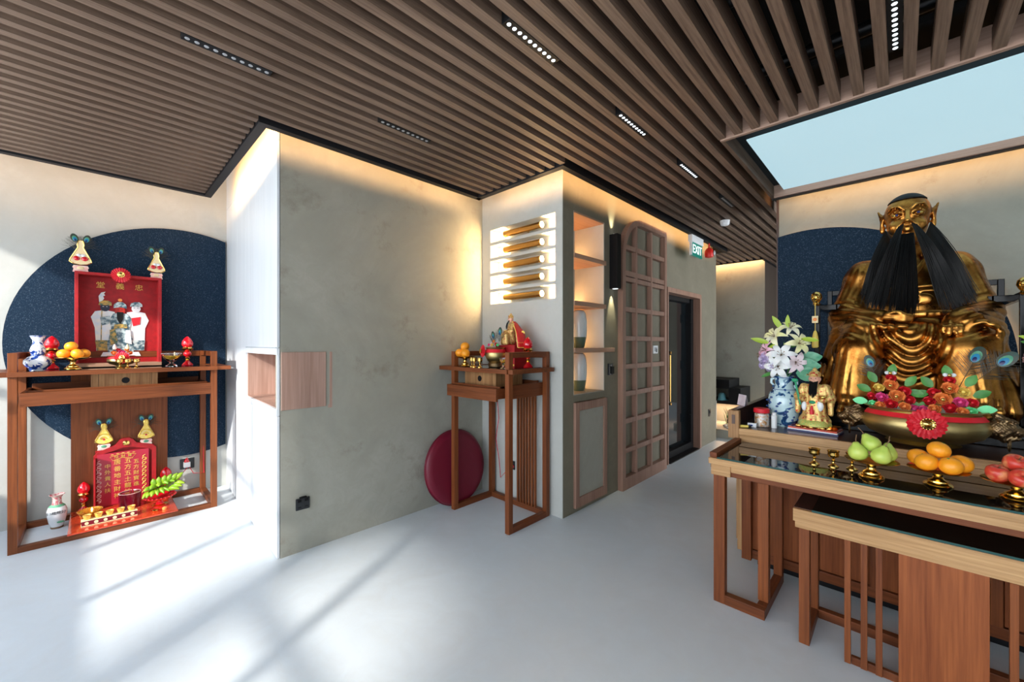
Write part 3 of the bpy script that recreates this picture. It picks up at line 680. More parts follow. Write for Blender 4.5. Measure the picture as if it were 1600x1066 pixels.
for i in range(34):
    p = (random.uniform(-2.05, -1.66), random.uniform(6.78, 7.1), .13); r = random.uniform(.022, .04)
    o = MB().ell((0, 0, 0), (r, r * .85, r * .6), 8, 6).build('pebble', M_pebble); o.location = (p[0], p[1], p[2] + r * .55)
    tag(o, 'white pebble on the hall planting ledge', 'pebble', 'white pebbles on the hall ledge')
strip_light('shelf_underlight', (-1.98, 7.35, .49), .8, (0, -.3, -1), (1, 0, 0), 5, (1, .62, .36))

# ============================================================ ALTAR TABLES
def altar_table(label, loc, rz, W, D, front_rail, tray_out, tray_x, drawer_x, top_over=(.10, .10)):
    t = thing('altar_table', label, 'altar table', loc, rz)
    def P(name, m, *bx, bevel=.002): return B(name, m, t, *bx, bevel=bevel, world=False)
    h = W / 2; L = .044
    for x0 in (-h, h - L):
        P('leg', M_mah, (x0, x0 + L, 0, L, 0, 1.388)); P('leg', M_mah, (x0, x0 + L, D - L, D, 0, 1.388))
        P('side_top_rail', M_mahy, (x0, x0 + L, L, D - L, 1.345, 1.388)); P('side_foot_rail', M_mahy, (x0, x0 + L, L, D - L, 0, .045))
    P('back_top_rail', M_mahx, (-h + L, h - L, D - .03, D, 1.335, 1.388)); P('back_foot_rail', M_mahx, (-h + L, h - L, D - L, D, 0, .045))
    if front_rail: P('front_foot_rail', M_mahx, (-h + L, h - L, 0, L, 0, .04))
    # tabletop, notched round the legs by its frame members
    a, b = top_over
    P('tabletop', M_mahx, (-h - a, -h, -.012, D, 1.222, 1.256), (-h, h, -.026, 0, 1.222, 1.256), (-h, h, L, D - L, 1.222, 1.252), (-h + L, h - L, 0, L, 1.222, 1.252), (-h + L, h - L, D - L, D, 1.222, 1.252), (h, h + b, -.012, D, 1.222, 1.256))
    P('glass_inlay', M_glassblk, (-h + L + .01, h - L - .01, .03, D - .05, 1.252, 1.2555), bevel=0)
    x0, x1 = tray_x; f = -tray_out
    P('tray_front', M_mahx, (x0, x1, f, f + .022, 1.012, 1.108)); P('tray_side', M_mahy, (x0, x0 + .02, f + .022, D - L, 1.03, 1.108)); P('tray_side', M_mahy, (x1 - .02, x1, f + .022, D - L, 1.03, 1.108))
    P('tray_bottom', M_mahx, (x0 + .02, x1 - .02, f + .022, D - L, 1.035, 1.05), bevel=0); P('tray_inner_rail', M_mahx, (x0 + .02, x1 - .02, f + .06, f + .075, 1.05, 1.12)); P('tray_back', M_mahx, (x0 + .02, x1 - .02, D - L - .02, D - L, 1.05, 1.14))
    x0, x1 = drawer_x
    dw = P('drawer', M_zeb, (x0, x1, .07, D - .10, 1.100, 1.221)); q = [x0 + .04, x1 - .04]
    for x in q: B('drawer_seam', M_black, dw, (x - .001, x + .001, .0695, .0705, 1.10, 1.221), bevel=0, world=False)
    xc = (x0 + x1) / 2
    MB().lathe((xc, .071, 1.162), [(0, 0), (.024, 0), (.024, .003)], 20, axis=(0, -1, 0)).build('finger_hole', M_black, dw, world=False)
    return t, P
t1, P1 = altar_table('wide mahogany altar table against the left wall below the blue disc', (-4.395, .168, 0), PI / 2, 1.176, .575, True, 0.0, (-.535, .545), (-.193, .193))
P1('back_panel', M_mah, (-.31, .30, .545, .562, .045, 1.21), bevel=0)
t2, P2 = altar_table('tall narrow mahogany altar table in the corner under the tube lamps', (-2.4915, 2.177, 0), 0, .711, .49, False, .077, (-.3155, .2935), (-.2525, .1365), (.163, .05))
for i in range(7): x = .012 + i * .034; P2('back_slat', M_mah, (x, x + .015, .448, .468, .045, 1.03), bevel=.001)
P2('side_skirt', M_mahy, (.2935, .315, .05, .445, 1.02, 1.13))
for bt in (t1, t2):
    pass

# cords
MB().tube([(-2.573, 2.64, .322), (-2.62, 2.62, .27), (-2.70, 2.64, .20), (-2.73, 2.65, .36), (-2.78, 2.655, .55), (-2.74, 2.655, .75), (-2.77, 2.655, 1.02)], .0035, 5).build('red_cord', M_rope, SOCK[1])
MB().tube([(-4.955, .62, .265), (-4.92, .56, .20), (-4.9, .53, .12), (-4.88, .50, .06), (-4.86, .49, .036)], .003, 5).build('red_cord', M_rope, SOCK[2])
MB().tube([(-4.955, .63, .265), (-4.93, .66, .20), (-4.92, .74, .19), (-4.93, .735, .5), (-4.93, .72, .75), (-4.93, .745, 1.0), (-4.93, .735, 1.2)], .003, 5).build('red_cord', M_rope, SOCK[2])

# cushion
t = thing('floor_cushion', 'round crimson cushion leaning on the concrete wall behind the small table', 'cushion', (-2.93, 2.285, 0))
b = MB().lathe((0, 0, 0), [(0, -.035), (.27, -.04), (.315, -.032), (.33, -.012), (.33, .012), (.315, .032), (.27, .04), (0, .035)], 56); q = Matrix.Rotation(math.radians(82), 3, 'Y')
b.v = [tuple(q @ Vector(p) + Vector((-2.925, 2.285, .333))) for p in b.v]; b.build('pad', M_cush, t, smooth=60)
b = MB().tube([(.333 * math.cos(a), .333 * math.sin(a), .0) for a in [2 * PI * i / 60 for i in range(60)]], .004, 5, closed=True); b.v = [tuple(q @ Vector(p) + Vector((-2.925, 2.285, .333))) for p in b.v]; b.build('piping', M_cush, t)

# ------------------------------------------------------------ glass topped table, kneeling table, altar
TX0, TX1 = -.787, 1.02; CX = .116
gt = thing('offering_table', 'long oak edged altar table with a dark glass top before the statue', 'altar table', (CX, 2.66, 0))
def G(name, m, *bx, bevel=.002): return B(name, m, gt, *bx, bevel=bevel)
G('front_apron', M_teak, (TX0 + .11, TX1 - .11, 2.432, 2.455, .742, .806)); G('lower_apron', M_mahx, (TX0 + .11, TX1 - .11, 2.438, 2.458, .715, .742))
for x0 in (TX0 + .012, TX1 - .112): G('corner_block', M_teak, (x0, x0 + .10, 2.425, 2.54, .715, .775))
G('top_frame', M_teak, (TX0, TX1, 2.42, 2.455, .775, .808)); G('top_board', M_dark, (TX0, TX1, 2.455, 2.925, .745, .806), bevel=0)
G('glass_top', M_glassblk, (TX0 + .045, TX1 - .045, 2.424, 2.926, .809, .817), bevel=.001); G('glass_edge', M_glassedge, (TX0 + .045, TX1 - .045, 2.4215, 2.4235, .809, .817), bevel=0)
for x0 in (TX0, TX1 - .038): G('end_bar', M_mahy, (x0, x0 + .038, 2.44, 2.925, .808, .836))
for s, xa in ((1, TX0 + .023), (-1, TX1 - .023)):
    def bx(a, b_, *r): x0, x1 = sorted((xa + s * a, xa + s * b_)); return (x0, x1, *r)
    G('leg', M_mah, bx(0, .058, 2.433, 2.478, 0, .715)); G('foot_rail', M_mahx, bx(.058, .25, 2.433, 2.478, 0, .052)); G('side_foot_rail', M_mahy, bx(.205, .25, 2.478, 2.915, 0, .052)); G('leg', M_mah, bx(.20, .25, 2.52, 2.565, .052, .715)); G('leg', M_mah, bx(.205, .25, 2.87, 2.915, .052, .745))

kt = thing('kneeling_table', 'low pull out table with dark glass top in front of the long table', 'altar table', (CX, 2.5, 0))
def K(name, m, *bx, bevel=.002): return B(name, m, kt, *bx, bevel=bevel)
KX0, KX1 = -.378, .61
K('front_apron', M_teak, (KX0, KX1, 2.352, 2.375, .595, .655)); K('lower_apron', M_teak, (KX0 + .008, KX1 - .008, 2.356, 2.378, .565, .595))
K('top_board', M_dark, (KX0, KX1, 2.375, 2.70, .60, .656), bevel=.001); K('glass_top', M_glassblk, (KX0 + .075, KX1 - .075, 2.350, 2.70, .658, .667), bevel=.001); K('glass_edge', M_glassedge, (KX0 + .075, KX1 - .075, 2.3475, 2.3495, .658, .667), bevel=0)
for s, xa in ((1, KX0 + .02), (-1, KX1 - .02)):
    def bx(a, b_, *r): x0, x1 = sorted((xa + s * a, xa + s * b_)); return (x0, x1, *r)
    K('leg', M_mah, bx(0, .042, 2.378, 2.42, 0, .60)); K('side_foot_rail', M_mahy, bx(0, .042, 2.42, 2.66, 0, .045)); K('leg', M_mah, bx(0, .042, 2.66, 2.70, 0, .60))
K('back_foot_rail', M_mahx, (KX0 + .062, KX1 - .062, 2.66, 2.70, .0, .045))
for xs in (-.185, -.129, -.080): 
    K('front_slat', M_mah, (xs, xs + .022, 2.356, 2.376, .012, .565), bevel=.001); K('front_slat', M_mah, (2 * CX - xs - .022, 2 * CX - xs, 2.356, 2.376, .012, .565), bevel=.001)
K('centre_panel', M_red, (-.008, .242, 2.358, 2.378, .008, .565), bevel=.001); K('front_foot_rail', M_mahx, (-.163, 2 * CX + .163, 2.38, 2.40, .0, .035))

al = thing('statue_altar', 'broad low altar of dark walnut and oak carrying the bronze statue', 'altar', (CX, 3.7, 0))
def A(name, m, *bx, bevel=.002): return B(name, m, al, *bx, bevel=bevel)
AX0, AX1 = -.80, 1.032; AY0, AY1 = 2.93, 4.54
A('top_board', M_dark, (AX0, AX1, AY0 + .025, AY1, .875, .90), bevel=.001); A('front_edge', M_teak, (AX0, AX1, AY0, AY0 + .025, .855, .90)); A('front_band', M_teak, (AX0, AX1, AY0 + .004, AY0 + .03, .80, .853))
A('carcass', M_red, (AX0 + .09, AX1 - .09, AY0 + .06, AY1, .10, .86), bevel=0)
A('plinth', M_mahx, (AX0 + .07, AX1 - .07, AY0 + .03, AY0 + .06, .06, .115)); 
for s, xa in ((1, AX0), (-1, AX1)):
    def bx(a, b_, *r): x0, x1 = sorted((xa + s * a, xa + s * b_)); return (x0, x1, *r)
    A('edge_frame', M_teakz, bx(.012, .022, AY0 + .03, AY1, .16, .80)); A('edge_frame', M_teakz, bx(.023, .050, AY0 + .012, AY1, .10, .80)); A('stile', M_mah, bx(.051, .105, AY0, AY0 + .06, .055, .80))
    A('corner_post', M_teakz, bx(-.028, .036, AY0 - .004, AY0 + .035, .83, 1.012)); A('side_rail', M_dark, bx(-.028, .01, AY0 + .036, AY1, .90, 1.012)); A('post_inset', M_brown, bx(-.006, .014, AY0 - .0055, AY0 - .0045, .925, .985), bevel=0)
for x0, x1 in ((-.695, -.58), (-.565, -.40), (-.345, -.13), (-.075, .30), (.35, .60), (.65, .92)):
    A('panel', M_red, (x0, x1, AY0 + .045, AY0 + .058, .118, .80), bevel=.002)
for x in (-.5725, -.372, -.102, .325, .625): A('stile', M_mah, (x - .02, x + .02, AY0 + .03, AY0 + .058, .115, .80))
A('base', M_black, (AX0 + .12, AX1 - .12, AY0 + .10, AY1, 0, .10), bevel=0)

# ------------------------------------------------------------ small ware builders (built at the origin, then placed)
def at(o, loc, rz=0): o.location = loc; o.rotation_euler = (0, 0, rz); return o
def brass_stand(label, loc, R, h, group, m=None):
    m = m or M_gold
    t = thing('offering_stand', label, 'offering stand', (0, 0, 0), group=group)
    MB().lathe((0, 0, 0), [(0, 0), (R * .46, 0), (R * .48, h * .05), (R * .44, h * .14), (R * .34, h * .22), (R * .33, h * .30), (R * .20, h * .40), (R * .15, h * .55), (R * .17, h * .66), (R * .24, h * .78)], 32).build('foot', m, t, world=False)
    MB().lathe((0, 0, 0), [(R * .24, h * .78), (R * .6, h * .84), (R * .93, h * .96), (R, h), (R * .99, h * 1.02), (R * .9, h * .985), (R * .5, h * .90), (0, h * .87)], 40).build('dish', m, t, world=False)
    return at(t, loc)
def orange(label, loc, r=.040, group=None, rz=0.0):
    t = thing('orange', label, 'orange', (0, 0, 0), group=group)
    MB().lathe((0, 0, 0), [(0, -.90 * r)] + [(r * math.cos(a), .93 * r * math.sin(a)) for a in [-1.3 + 2.6 * i / 14 for i in range(15)]] + [(0, .89 * r)], 24).build('fruit', M_orange, t, world=False, smooth=80)
    MB().lathe((0, 0, .885 * r), [(r * .10, 0), (r * .09, r * .05), (0, r * .06)], 8).build('stem_button', M_leaf, t, world=False)
    t.location = loc; t.rotation_euler = (random.uniform(-.5, .5), random.uniform(-.5, .5), rz); return t
def cup(label, loc, h=.075, r=.025, m=None, group=None):
    t = thing('offering_cup', label, 'cup', (0, 0, 0), group=group)
    MB().lathe((0, 0, 0), [(0, 0), (r * .86, 0), (r * .86, h * .05), (r * .45, h * .14), (r * .22, h * .24), (r * .20, h * .34), (r * .34, h * .42), (r * .20, h * .49), (r * .24, h * .55)], 20).build('stem', m or M_gold, t, world=False)
    MB().lathe((0, 0, 0), [(r * .24, h * .55), (r * .78, h * .62), (r * .92, h * .76), (r * .84, h * .88), (r, h), (r * .9, h), (r * .72, h * .86), (0, h * .70)], 24).build('bowl', m or M_gold, t, world=False)
    return at(t, loc)
def peach_lamp(label, loc, h=.26, group='red peach lamps'):
    t = thing('peach_lamp', label, 'lamp', (0, 0, 0), group=group); s = h / .26
    L = lambda pr: [(r * s, z * s) for r, z in pr]
    MB().lathe((0, 0, 0), L([(0, 0), (.040, 0), (.042, .008), (.034, .020), (.020, .034), (.013, .046)]), 24).build('base', M_redg, t, world=False)
    MB().lathe((0, 0, 0), L([(.013, .046), (.020, .050), (.012, .056), (.018, .064), (.020, .070), (.011, .078)]), 20).build('knob', M_gold, t, world=False)
    MB().lathe((0, 0, 0), L([(.011, .078), (.026, .090), (.031, .104), (.026, .120), (.014, .130)]), 24).build('bulb_stem', M_redg, t, world=False)
    MB().lathe((0, 0, 0), L([(.014, .130), (.030, .134), (.043, .148), (.046, .152), (.038, .154), (.034, .162), (.030, .166)]), 24).build('collar', M_gold, t, world=False)
    MB().lathe((0, 0, 0), L([(.030, .166), (.040, .182), (.042, .198), (.037, .220), (.024, .242), (.010, .256), (0, .262)]), 28).build('peach_shade', M_redg, t, world=False)
    return at(t, loc)
def flower_head(mb_fn, c, axis, R, layers, m, parent, name='rosette', n=14):
    b = MB(); q = Vector(axis).normalized().to_track_quat('Z', 'Y')
    for l in range(layers):
        rr = R * (1 - .15 * l); z = R * .09 * l; k = max(6, n - 2 * l)
        for i in range(k):
            a = 2 * PI * (i + .5 * (l % 2)) / k; w_ = rr * 3.6 / k; ca, sa = math.cos(a), math.sin(a)
            pts = [(0, 0, z), (.55 * rr, -w_, z + .10 * rr), (.95 * rr, -w_ * .8, z + .02 * rr + random.uniform(0, .1) * rr), (1.05 * rr, 0, z + .14 * rr), (.95 * rr, w_ * .8, z + .02 * rr + random.uniform(0, .1) * rr), (.55 * rr, w_, z + .10 * rr), (.6 * rr, 0, z + .16 * rr)]
            vs = [q @ Vector((p[0] * ca - p[1] * sa, p[0] * sa + p[1] * ca, p[2])) + Vector(c) for p in pts]
            b.add(vs, [(0, 1, 6), (1, 2, 6), (2, 3, 6), (3, 4, 6), (4, 5, 6), (5, 0, 6)])
    return b.build(name, m, parent, world=False, smooth=0)
def rosette(parent, c, axis, R):
    """red cloth flower with gold heart"""
    flower_head(None, c, axis, R, 6, M_redf, parent, 'flower', 22)
    q = Vector(axis).normalized(); c2 = Vector(c) + q * R * .50
    MB().lathe(c2, [(R * .36, 0), (R * .38, R * .05), (R * .30, R * .10), (R * .22, R * .07), (R * .12, R * .13), (0, R * .15)], 20, axis=q).build('flower_heart', M_gold, parent, world=False)
    b = MB(); qq = q.to_track_quat('Z', 'Y')
    for i in range(14): b.ell(c2 + qq @ Vector((R * .36 * math.cos(2 * PI * i / 14), R * .36 * math.sin(2 * PI * i / 14), R * .04)), R * .055, 6, 5)
    b.build('flower_beads', M_gold, parent, world=False)
def feather(parent, base, tip, face, s=.035, barbs=26):
    """peacock eye feather from base to tip, facing 'face'"""
    base, tip, face = Vector(base), Vector(tip), Vector(face).normalized(); d = (tip - base); L = d.length; d.normalize(); side = d.cross(face).normalized()
    b = MB().tube([base, base + d * L * .5, tip - d * s * .8], [.0014, .001, .0006], 4)
    for i in range(barbs):
        u = .35 + .65 * i / barbs; p = base + d * L * u
        for sg in (-1, 1):
            e = p + (side * sg * random.uniform(.9, 1.4) + d * .9) * s * (.6 + .7 * math.sin(PI * u)); b.tube([p, (p + e) / 2 + face * .002, e], [.0009, .0008, .0004], 3)
    b.build('feather_barbs', M_feath, parent, world=False, smooth=0)
    for k, (r, m, nm) in enumerate(((1.0, M_feat, 'feather_vane'), (.66, M_jade, 'feather_ring'), (.50, M_featb, 'feather_eye'), (.28, M_featd, 'feather_pupil'))):
        b = MB(); c = tip - d * s * .15 * k + face * (.0015 * (k + 1)); n = 18
        vs = [c + face * .002] + [c + side * s * .62 * r * math.cos(a) + d * s * r * (math.sin(a) if math.sin(a) > 0 else .85 * math.sin(a)) for a in [2 * PI * i / n for i in range(n)]]
        b.add(vs + [c - face * .001], [(0, 1 + i, 1 + (i + 1) % n) for i in range(n)] + [(n + 1, 1 + (i + 1) % n, 1 + i) for i in range(n)]); b.build(nm, m, parent, world=False)
def golden_tower(label, loc, rz, h=.2, m=None, cherry=False, group=None, cat='paper ornament'):
    """flat gilt paper ornament, faces local -y"""
    t = thing('gilt_ornament', label, cat, (0, 0, 0), group=group); m = m or M_yell; s = h / .20
    body = [(x * s * .80, z * s) for x, z in [(-.012, .19), (-.018, .165), (-.014, .150), (-.055, .075), (-.058, .062), (-.035, .048), (0, .042), (.035, .048), (.058, .062), (.055, .075), (.014, .150), (.018, .165), (.012, .19), (0, .195)]]
    MB().prism(body, -.004, .004, 'y').build('gilt_plate', m, t, world=False)
    MB().tube([(x, -.005, z) for x, z in body], .0028 * s, 5, closed=True).build('gilt_rim', M_gold, t, world=False)
    base = [(x * s, z * s) for x, z in [(-.030, .04), (-.035, .028), (-.030, .02), (-.034, 0), (.034, 0), (.030, .02), (.035, .028), (.030, .04)]]
    MB().prism(base, -.004, .004, 'y').build('foot_plate', M_pink if not cherry else M_pink, t, world=False)
    if cherry:
        for x in (-.017, .017): MB().ell((x * s, -.008, .082 * s), (.015 * s, .008, .014 * s), 12, 8).build('cherry', M_redg, t, world=False)
        MB().ell((-.008 * s, -.007, .102 * s), (.010 * s, .005, .010 * s), 10, 6).ell((.010 * s, -.007, .102 * s), (.010 * s, .005, .010 * s), 10, 6).build('blossom', M_white, t, world=False)
    else:
        for k, r in enumerate((.034, .024, .014)):
            MB().tube([(r * s * math.cos(a), -.006, (.072 + r * .4 + r * .9 * math.sin(a)) * s) for a in [PI * i / 12 for i in range(13)]], .0026 * s, 5).build('gilt_arc', M_gold if k % 2 == 0 else M_cream, t, world=False)
        MB().ell((0, -.006, .075 * s), (.007 * s, .003, .007 * s), 8, 6).build('bead', M_redg, t, world=False)
    MB().ell((0, -.005, .025 * s), (.016 * s, .004, .010 * s), 10, 6).build('foot_patch', M_jade if not cherry else M_cream, t, world=False)
    feather(t, (-.004, .006, .12 * s), (-.026 * s, .004, .205 * s), (0, -1, 0), .027 * s, 22); feather(t, (.004, .006, .12 * s), (.026 * s, .004, .205 * s), (0, -1, 0), .027 * s, 22)
    b = MB()
    for i in range(14):
        sg = 1 if i % 2 else -1; b.tube([(0, .007, .13 * s), (sg * .04 * s, .008, (.15 + .02 * random.random()) * s), (sg * random.uniform(.07, .10) * s, .008, random.uniform(.12, .19) * s)], [.0012, .0009, .0004], 3)
    b.build('loose_barbs', M_feath, t, world=False)
    return at(t, loc, rz)
def rose(parent, c, axis, r, m, name='paper_rose'):
    b = MB(); q = Vector(axis).normalized().to_track_quat('Z', 'Y')
    for k in range(12):
        a = k * 2.4; u = k / 11; rr = r * (1 - .75 * u); ww = .75
        ring = []
        for h_, f_ in ((-.25 * r, .35), (.15 * r * (1 + u), 1.0), (.4 * r + .25 * r * u, .92)):
            for s_ in (-1, 0, 1): ring.append((rr * f_ * math.cos(a + s_ * ww), rr * f_ * math.sin(a + s_ * ww), h_ * (1 if s_ == 0 else .9)))
        b.add([q @ Vector(p) + Vector(c) for p in ring], [(0, 1, 4, 3), (1, 2, 5, 4), (3, 4, 7, 6), (4, 5, 8, 7)])
    b.ell(q @ Vector((0, 0, .25 * r)) + Vector(c), r * .3, 8, 6)
    o = b.build(name, m, parent, world=False, smooth=70); return o
def leafm(parent, c, d, L, wd, m, name='leaf', up=(0, -1, .25), curl=.15):
    d = Vector(d).normalized(); side = d.cross(Vector(up)); side = side.normalized() if side.length > .1 else Vector((1, 0, 0)); n = side.cross(d).normalized(); b = MB(); vs = []; K_ = 6
    for i in range(K_ + 1):
        u = i / K_; w_ = wd * math.sin(PI * (u * .92 + .06)) ** .8; c0 = Vector(c) + d * L * u - n * curl * L * u * u
        vs += [c0 - side * w_ + n * w_ * .25, c0, c0 + side * w_ + n * w_ * .25, c0 - n * .0012]
    fs = []
    for i in range(K_):
        a = 4 * i; e = a + 4; fs += [(a, a + 1, e + 1, e), (a + 1, a + 2, e + 2, e + 1), (a + 2, a + 3, e + 3, e + 2), (a + 3, a, e, e + 3)]
    b.add(vs, fs); return b.build(name, m, parent, world=False, smooth=60)
def lily(parent, c, axis, R, m, name='lily'):
    b = MB(); q = Vector(axis).normalized().to_track_quat('Z', 'Y')
    for i in range(6):
        a = 2 * PI * i / 6 + (0 if i % 2 else .06); ca, sa = math.cos(a), math.sin(a); w0 = R * (.24 if i % 2 else .19); K_ = 7; vs = []
        for j in range(K_ + 1):
            u = j / K_; r = R * (.06 + .94 * u ** 1.1); z = R * (.55 * u - .75 * u ** 3 + .05) + (0 if i % 2 else .03 * R); w_ = w0 * math.sin(PI * min(1, u * .93 + .07)) ** .75
            for s_, dz in ((-1, .10), (0, 0), (1, .10)): x, y = r, s_ * w_; vs.append(q @ Vector((x * ca - y * sa, x * sa + y * ca, z + dz * w_)) + Vector(c))
        fs = []
        for j in range(K_): e = 3 * j; fs += [(e, e + 1, e + 4, e + 3), (e + 1, e + 2, e + 5, e + 4)]
        b.add(vs, fs)
    o = b.build(name, m, parent, world=False, smooth=70)
    b = MB()
    for i in range(6):
        a = 2 * PI * i / 6 + .5; e = q @ Vector((R * .22 * math.cos(a), R * .22 * math.sin(a), R * .5)) + Vector(c); b.tube([Vector(c), e], [.0012, .001], 4); b.ell(e, (.004, .003, .002), 6, 5)
    b.build('stamens', M_stem, parent, world=False)
    return o

# ------------------------------------------------------------ things on the long glass table (top .817) and altar (top .90)
TZ = .817; AZ = .90
pear_st = brass_stand('brass stand carrying pears on the long glass table', (-.102, 2.57, TZ), .100, .082, 'brass fruit stands on the long table')
or_st = brass_stand('brass stand carrying oranges on the long glass table', (.119, 2.63, TZ), .102, .072, 'brass fruit stands on the long table')
ap_st = brass_stand('brass stand carrying red apples at the right of the long table', (.340, 2.62, TZ), .100, .070, 'brass fruit stands on the long table')
def pear(label, loc, tilt):
    t = thing('pear', label, 'pear', (0, 0, 0), group='green pears on the brass stand')
    MB().lathe((0, 0, -.038), [(0, .004), (.014, 0), (.030, .010), (.0385, .028), (.0365, .046), (.027, .062), (.017, .074), (.012, .083), (.006, .087), (0, .085)], 24).build('fruit', M_pear, t, world=False, smooth=80)
    MB().tube([(0, 0, .045), (.002, 0, .06), (.008, .002, .082)], [.0022, .0016, .002], 6).build('stem', M_stem, t, world=False)
    t.location = loc; t.rotation_euler = tilt; return t
pz = TZ + .078 + .038
pear('left front green pear on the brass stand', (-.150, 2.545, pz), (.1, -.15, 0)); pear('right front green pear on the brass stand', (-.066, 2.535, pz), (.15, .25, .5)); pear('rear green pear half hidden on the brass stand', (-.048, 2.615, pz), (-.1, .3, 1)); pear('top green pear lying over the others', (-.105, 2.585, pz + .042), (-.5, .2, 2))
oz = TZ + .066 + .038
for lb, p in (('orange at the left rear of the large pile', (.058, 2.660, oz + .004)), ('front left orange of the large pile on brass', (.082, 2.590, oz)), ('top orange of the large pile on brass', (.122, 2.640, oz + .052)), ('front right orange of the large pile on brass', (.155, 2.580, oz)), ('right rear orange of the large pile on brass', (.190, 2.645, oz + .002))):
    orange(lb, p, .040, 'oranges on the large brass stand')
def apple(label, loc, tilt):
    t = thing('apple', label, 'apple', (0, 0, 0), group='red apples on the brass stand'); r = .037
    MB().lathe((0, 0, 0), [(0, -.70 * r), (.25 * r, -.86 * r), (.6 * r, -.74 * r), (.9 * r, -.35 * r), (r, .1 * r), (.93 * r, .5 * r), (.66 * r, .80 * r), (.35 * r, .84 * r), (.12 * r, .70 * r), (0, .58 * r)], 26).build('fruit', M_apple, t, world=False, smooth=80)
    MB().tube([(0, 0, .58 * r), (.002, 0, .98 * r)], [.0018, .0022], 5).build('stem', M_stem, t, world=False)
    t.location = loc; t.rotation_euler = tilt
az = TZ + .064 + .032
apple('striped apple at the left of the red pile', (.288, 2.60, az), (.25, .1, 0)); apple('dark red apple on top of the pile', (.338, 2.635, az + .046), (.6, -.3, 1)); apple('front apple of the red pile', (.345, 2.565, az), (.9, .2, 0)); apple('hidden apple at the back of the red pile', (.330, 2.68, az), (.1, 0, 2)); apple('apple at the far right of the red pile', (.400, 2.625, az), (-.2, .4, 0))
cg = 'brass wine cups on the long table'
cup('leftmost of the brass cups on the long glass table', (-.330, 2.64, TZ), .083, .027, group=cg); cup('brass cup second from the left on the glass table', (-.252, 2.65, TZ), .083, .027, group=cg); cup('brass cup just left of the pear stand', (-.178, 2.66, TZ), .083, .027, group=cg)

# vase with lilies
def bouquet(lab_v, lab_f, x, y, tag2=''):
    v = thing('porcelain_vase', lab_v, 'vase', (0, 0, 0), group='blue and white altar vases')
    prof = [(0, 0), (.068, 0), (.070, .012), (.072, .02), (.084, .07), (.092, .13), (.094, .17), (.088, .21), (.070, .24), (.054, .262), (.050, .29), (.056, .32), (.066, .335), (.060, .335), (.045, .30), (.045, .28)]
    MB().lathe((0, 0, 0), prof, 40).build('body', M_bw2, v, world=False)
    for z, r in ((.018, .0722), (.245, .0665), (.325, .0615)): MB().tube([(r * math.cos(a), r * math.sin(a), z) for a in [2 * PI * i / 36 for i in range(36)]], .0022, 5, closed=True).build('blue_band', M_blueline, v, world=False)
    for sg in (-1, 1):
        MB().tube([(sg * .052, 0, .318), (sg * .072, 0, .31), (sg * .074, 0, .285), (sg * .060, 0, .27), (sg * .066, 0, .255)], [.006, .009, .008, .007, .006], 7).build('handle', M_blueline if 0 else M_bw2, v, world=False)
    random.seed(11)
    for i in range(9):
        a = 2.6 + i * .62; p0 = Vector((.0925 * math.cos(a), .0925 * math.sin(a), .13)); b = MB()
        for j in range(5):
            aa = a + .10 * j - .2; z = .06 + .028 * j + .02 * math.sin(i * 2 + j); rr = .0735 + (.0215 if z > .09 else .012) * min(1, z / .13)
            b.ell((rr * math.cos(aa), rr * math.sin(aa), z), (.009, .009, .007), 7, 5)
        b.build('painted_spray', M_blueline, v, world=False)
    at(v, (x, y, AZ))
    f = thing('lily_bouquet', lab_f, 'flowers', (0, 0, 0), group='lily bouquets on the altar')
    b = MB()
    for p in ((-.06, -.02, .5), (.0, .0, .55), (.05, -.02, .48), (.08, .0, .42), (-.05, .0, .4), (.0, -.05, .4)): b.tube([(0, 0, .23), (p[0] * .3, p[1] * .3, .34), p], .003, 5)
    b.build('stems', M_leaf, f, world=False)
    lily(f, (-.020, -.06, .40), (-.05, -1, -.10), .085, M_petw); lily(f, (.0, -.075, .47), (.1, -1, .35), .085, M_petw); lily(f, (.065, -.045, .425), (.6, -1, .0), .075, M_petr)
    lily(f, (-.045, -.02, .585), (-.4, -.8, .5), .082, M_pety, 'yellow_lily'); lily(f, (.075, -.01, .54), (.7, -.8, .3), .080, M_pety, 'yellow_lily'); lily(f, (.03, .01, .635), (.3, -.6, .7), .07, M_pety, 'yellow_lily')
    lily(f, (-.085, -.03, .50), (-.8, -.7, .2), .070, M_petp, 'pink_lily'); lily(f, (-.115, .0, .465), (-1, -.5, .0), .055, M_petp, 'pink_lily')
    for k, p in enumerate(((-.085, -.055, .43), (-.06, -.065, .405), (-.105, -.035, .40), (-.07, -.03, .385), (-.11, -.02, .44), (-.09, -.05, .46))): rose(f, p, (p[0] * 8, -1, .1), .030, M_petv, 'lilac_floret')
    for k, (p, d, L, m_) in enumerate((((-.07, -.05, .545), (-1, -.3, .35), .10, M_leafy), ((-.01, .0, .63), (-.5, -.2, .9), .10, M_leafy), ((.02, .0, .64), (.0, -.2, 1), .08, M_leafy), ((.06, -.01, .40), (1, -.4, .1), .13, M_jade), ((.07, -.03, .37), (1, -.3, -.25), .12, M_jade), ((.08, .0, .44), (1, -.1, .25), .11, M_jade), ((-.05, -.04, .36), (-.7, -.4, -.35), .07, M_leaf), ((.02, .02, .52), (.8, .2, .4), .12, M_leaf), ((-.03, .02, .52), (-1, .1, .3), .12, M_leaf), ((.09, -.02, .57), (1, -.4, -.1), .09, M_leafy))):
        leafm(f, p, d, L, L * (.36 if m_ is M_jade else .16), m_)
    for sx_ in (1,): MB().ell((-.055, -.06, .52), (.010, .010, .03), 8, 7, rot=Matrix.Rotation(.9, 3, 'Y')).build('bud', M_leafy, f, world=False)
    at(f, (x, y, AZ - .03)); f.scale = (1.10, 1.1, 1.08)
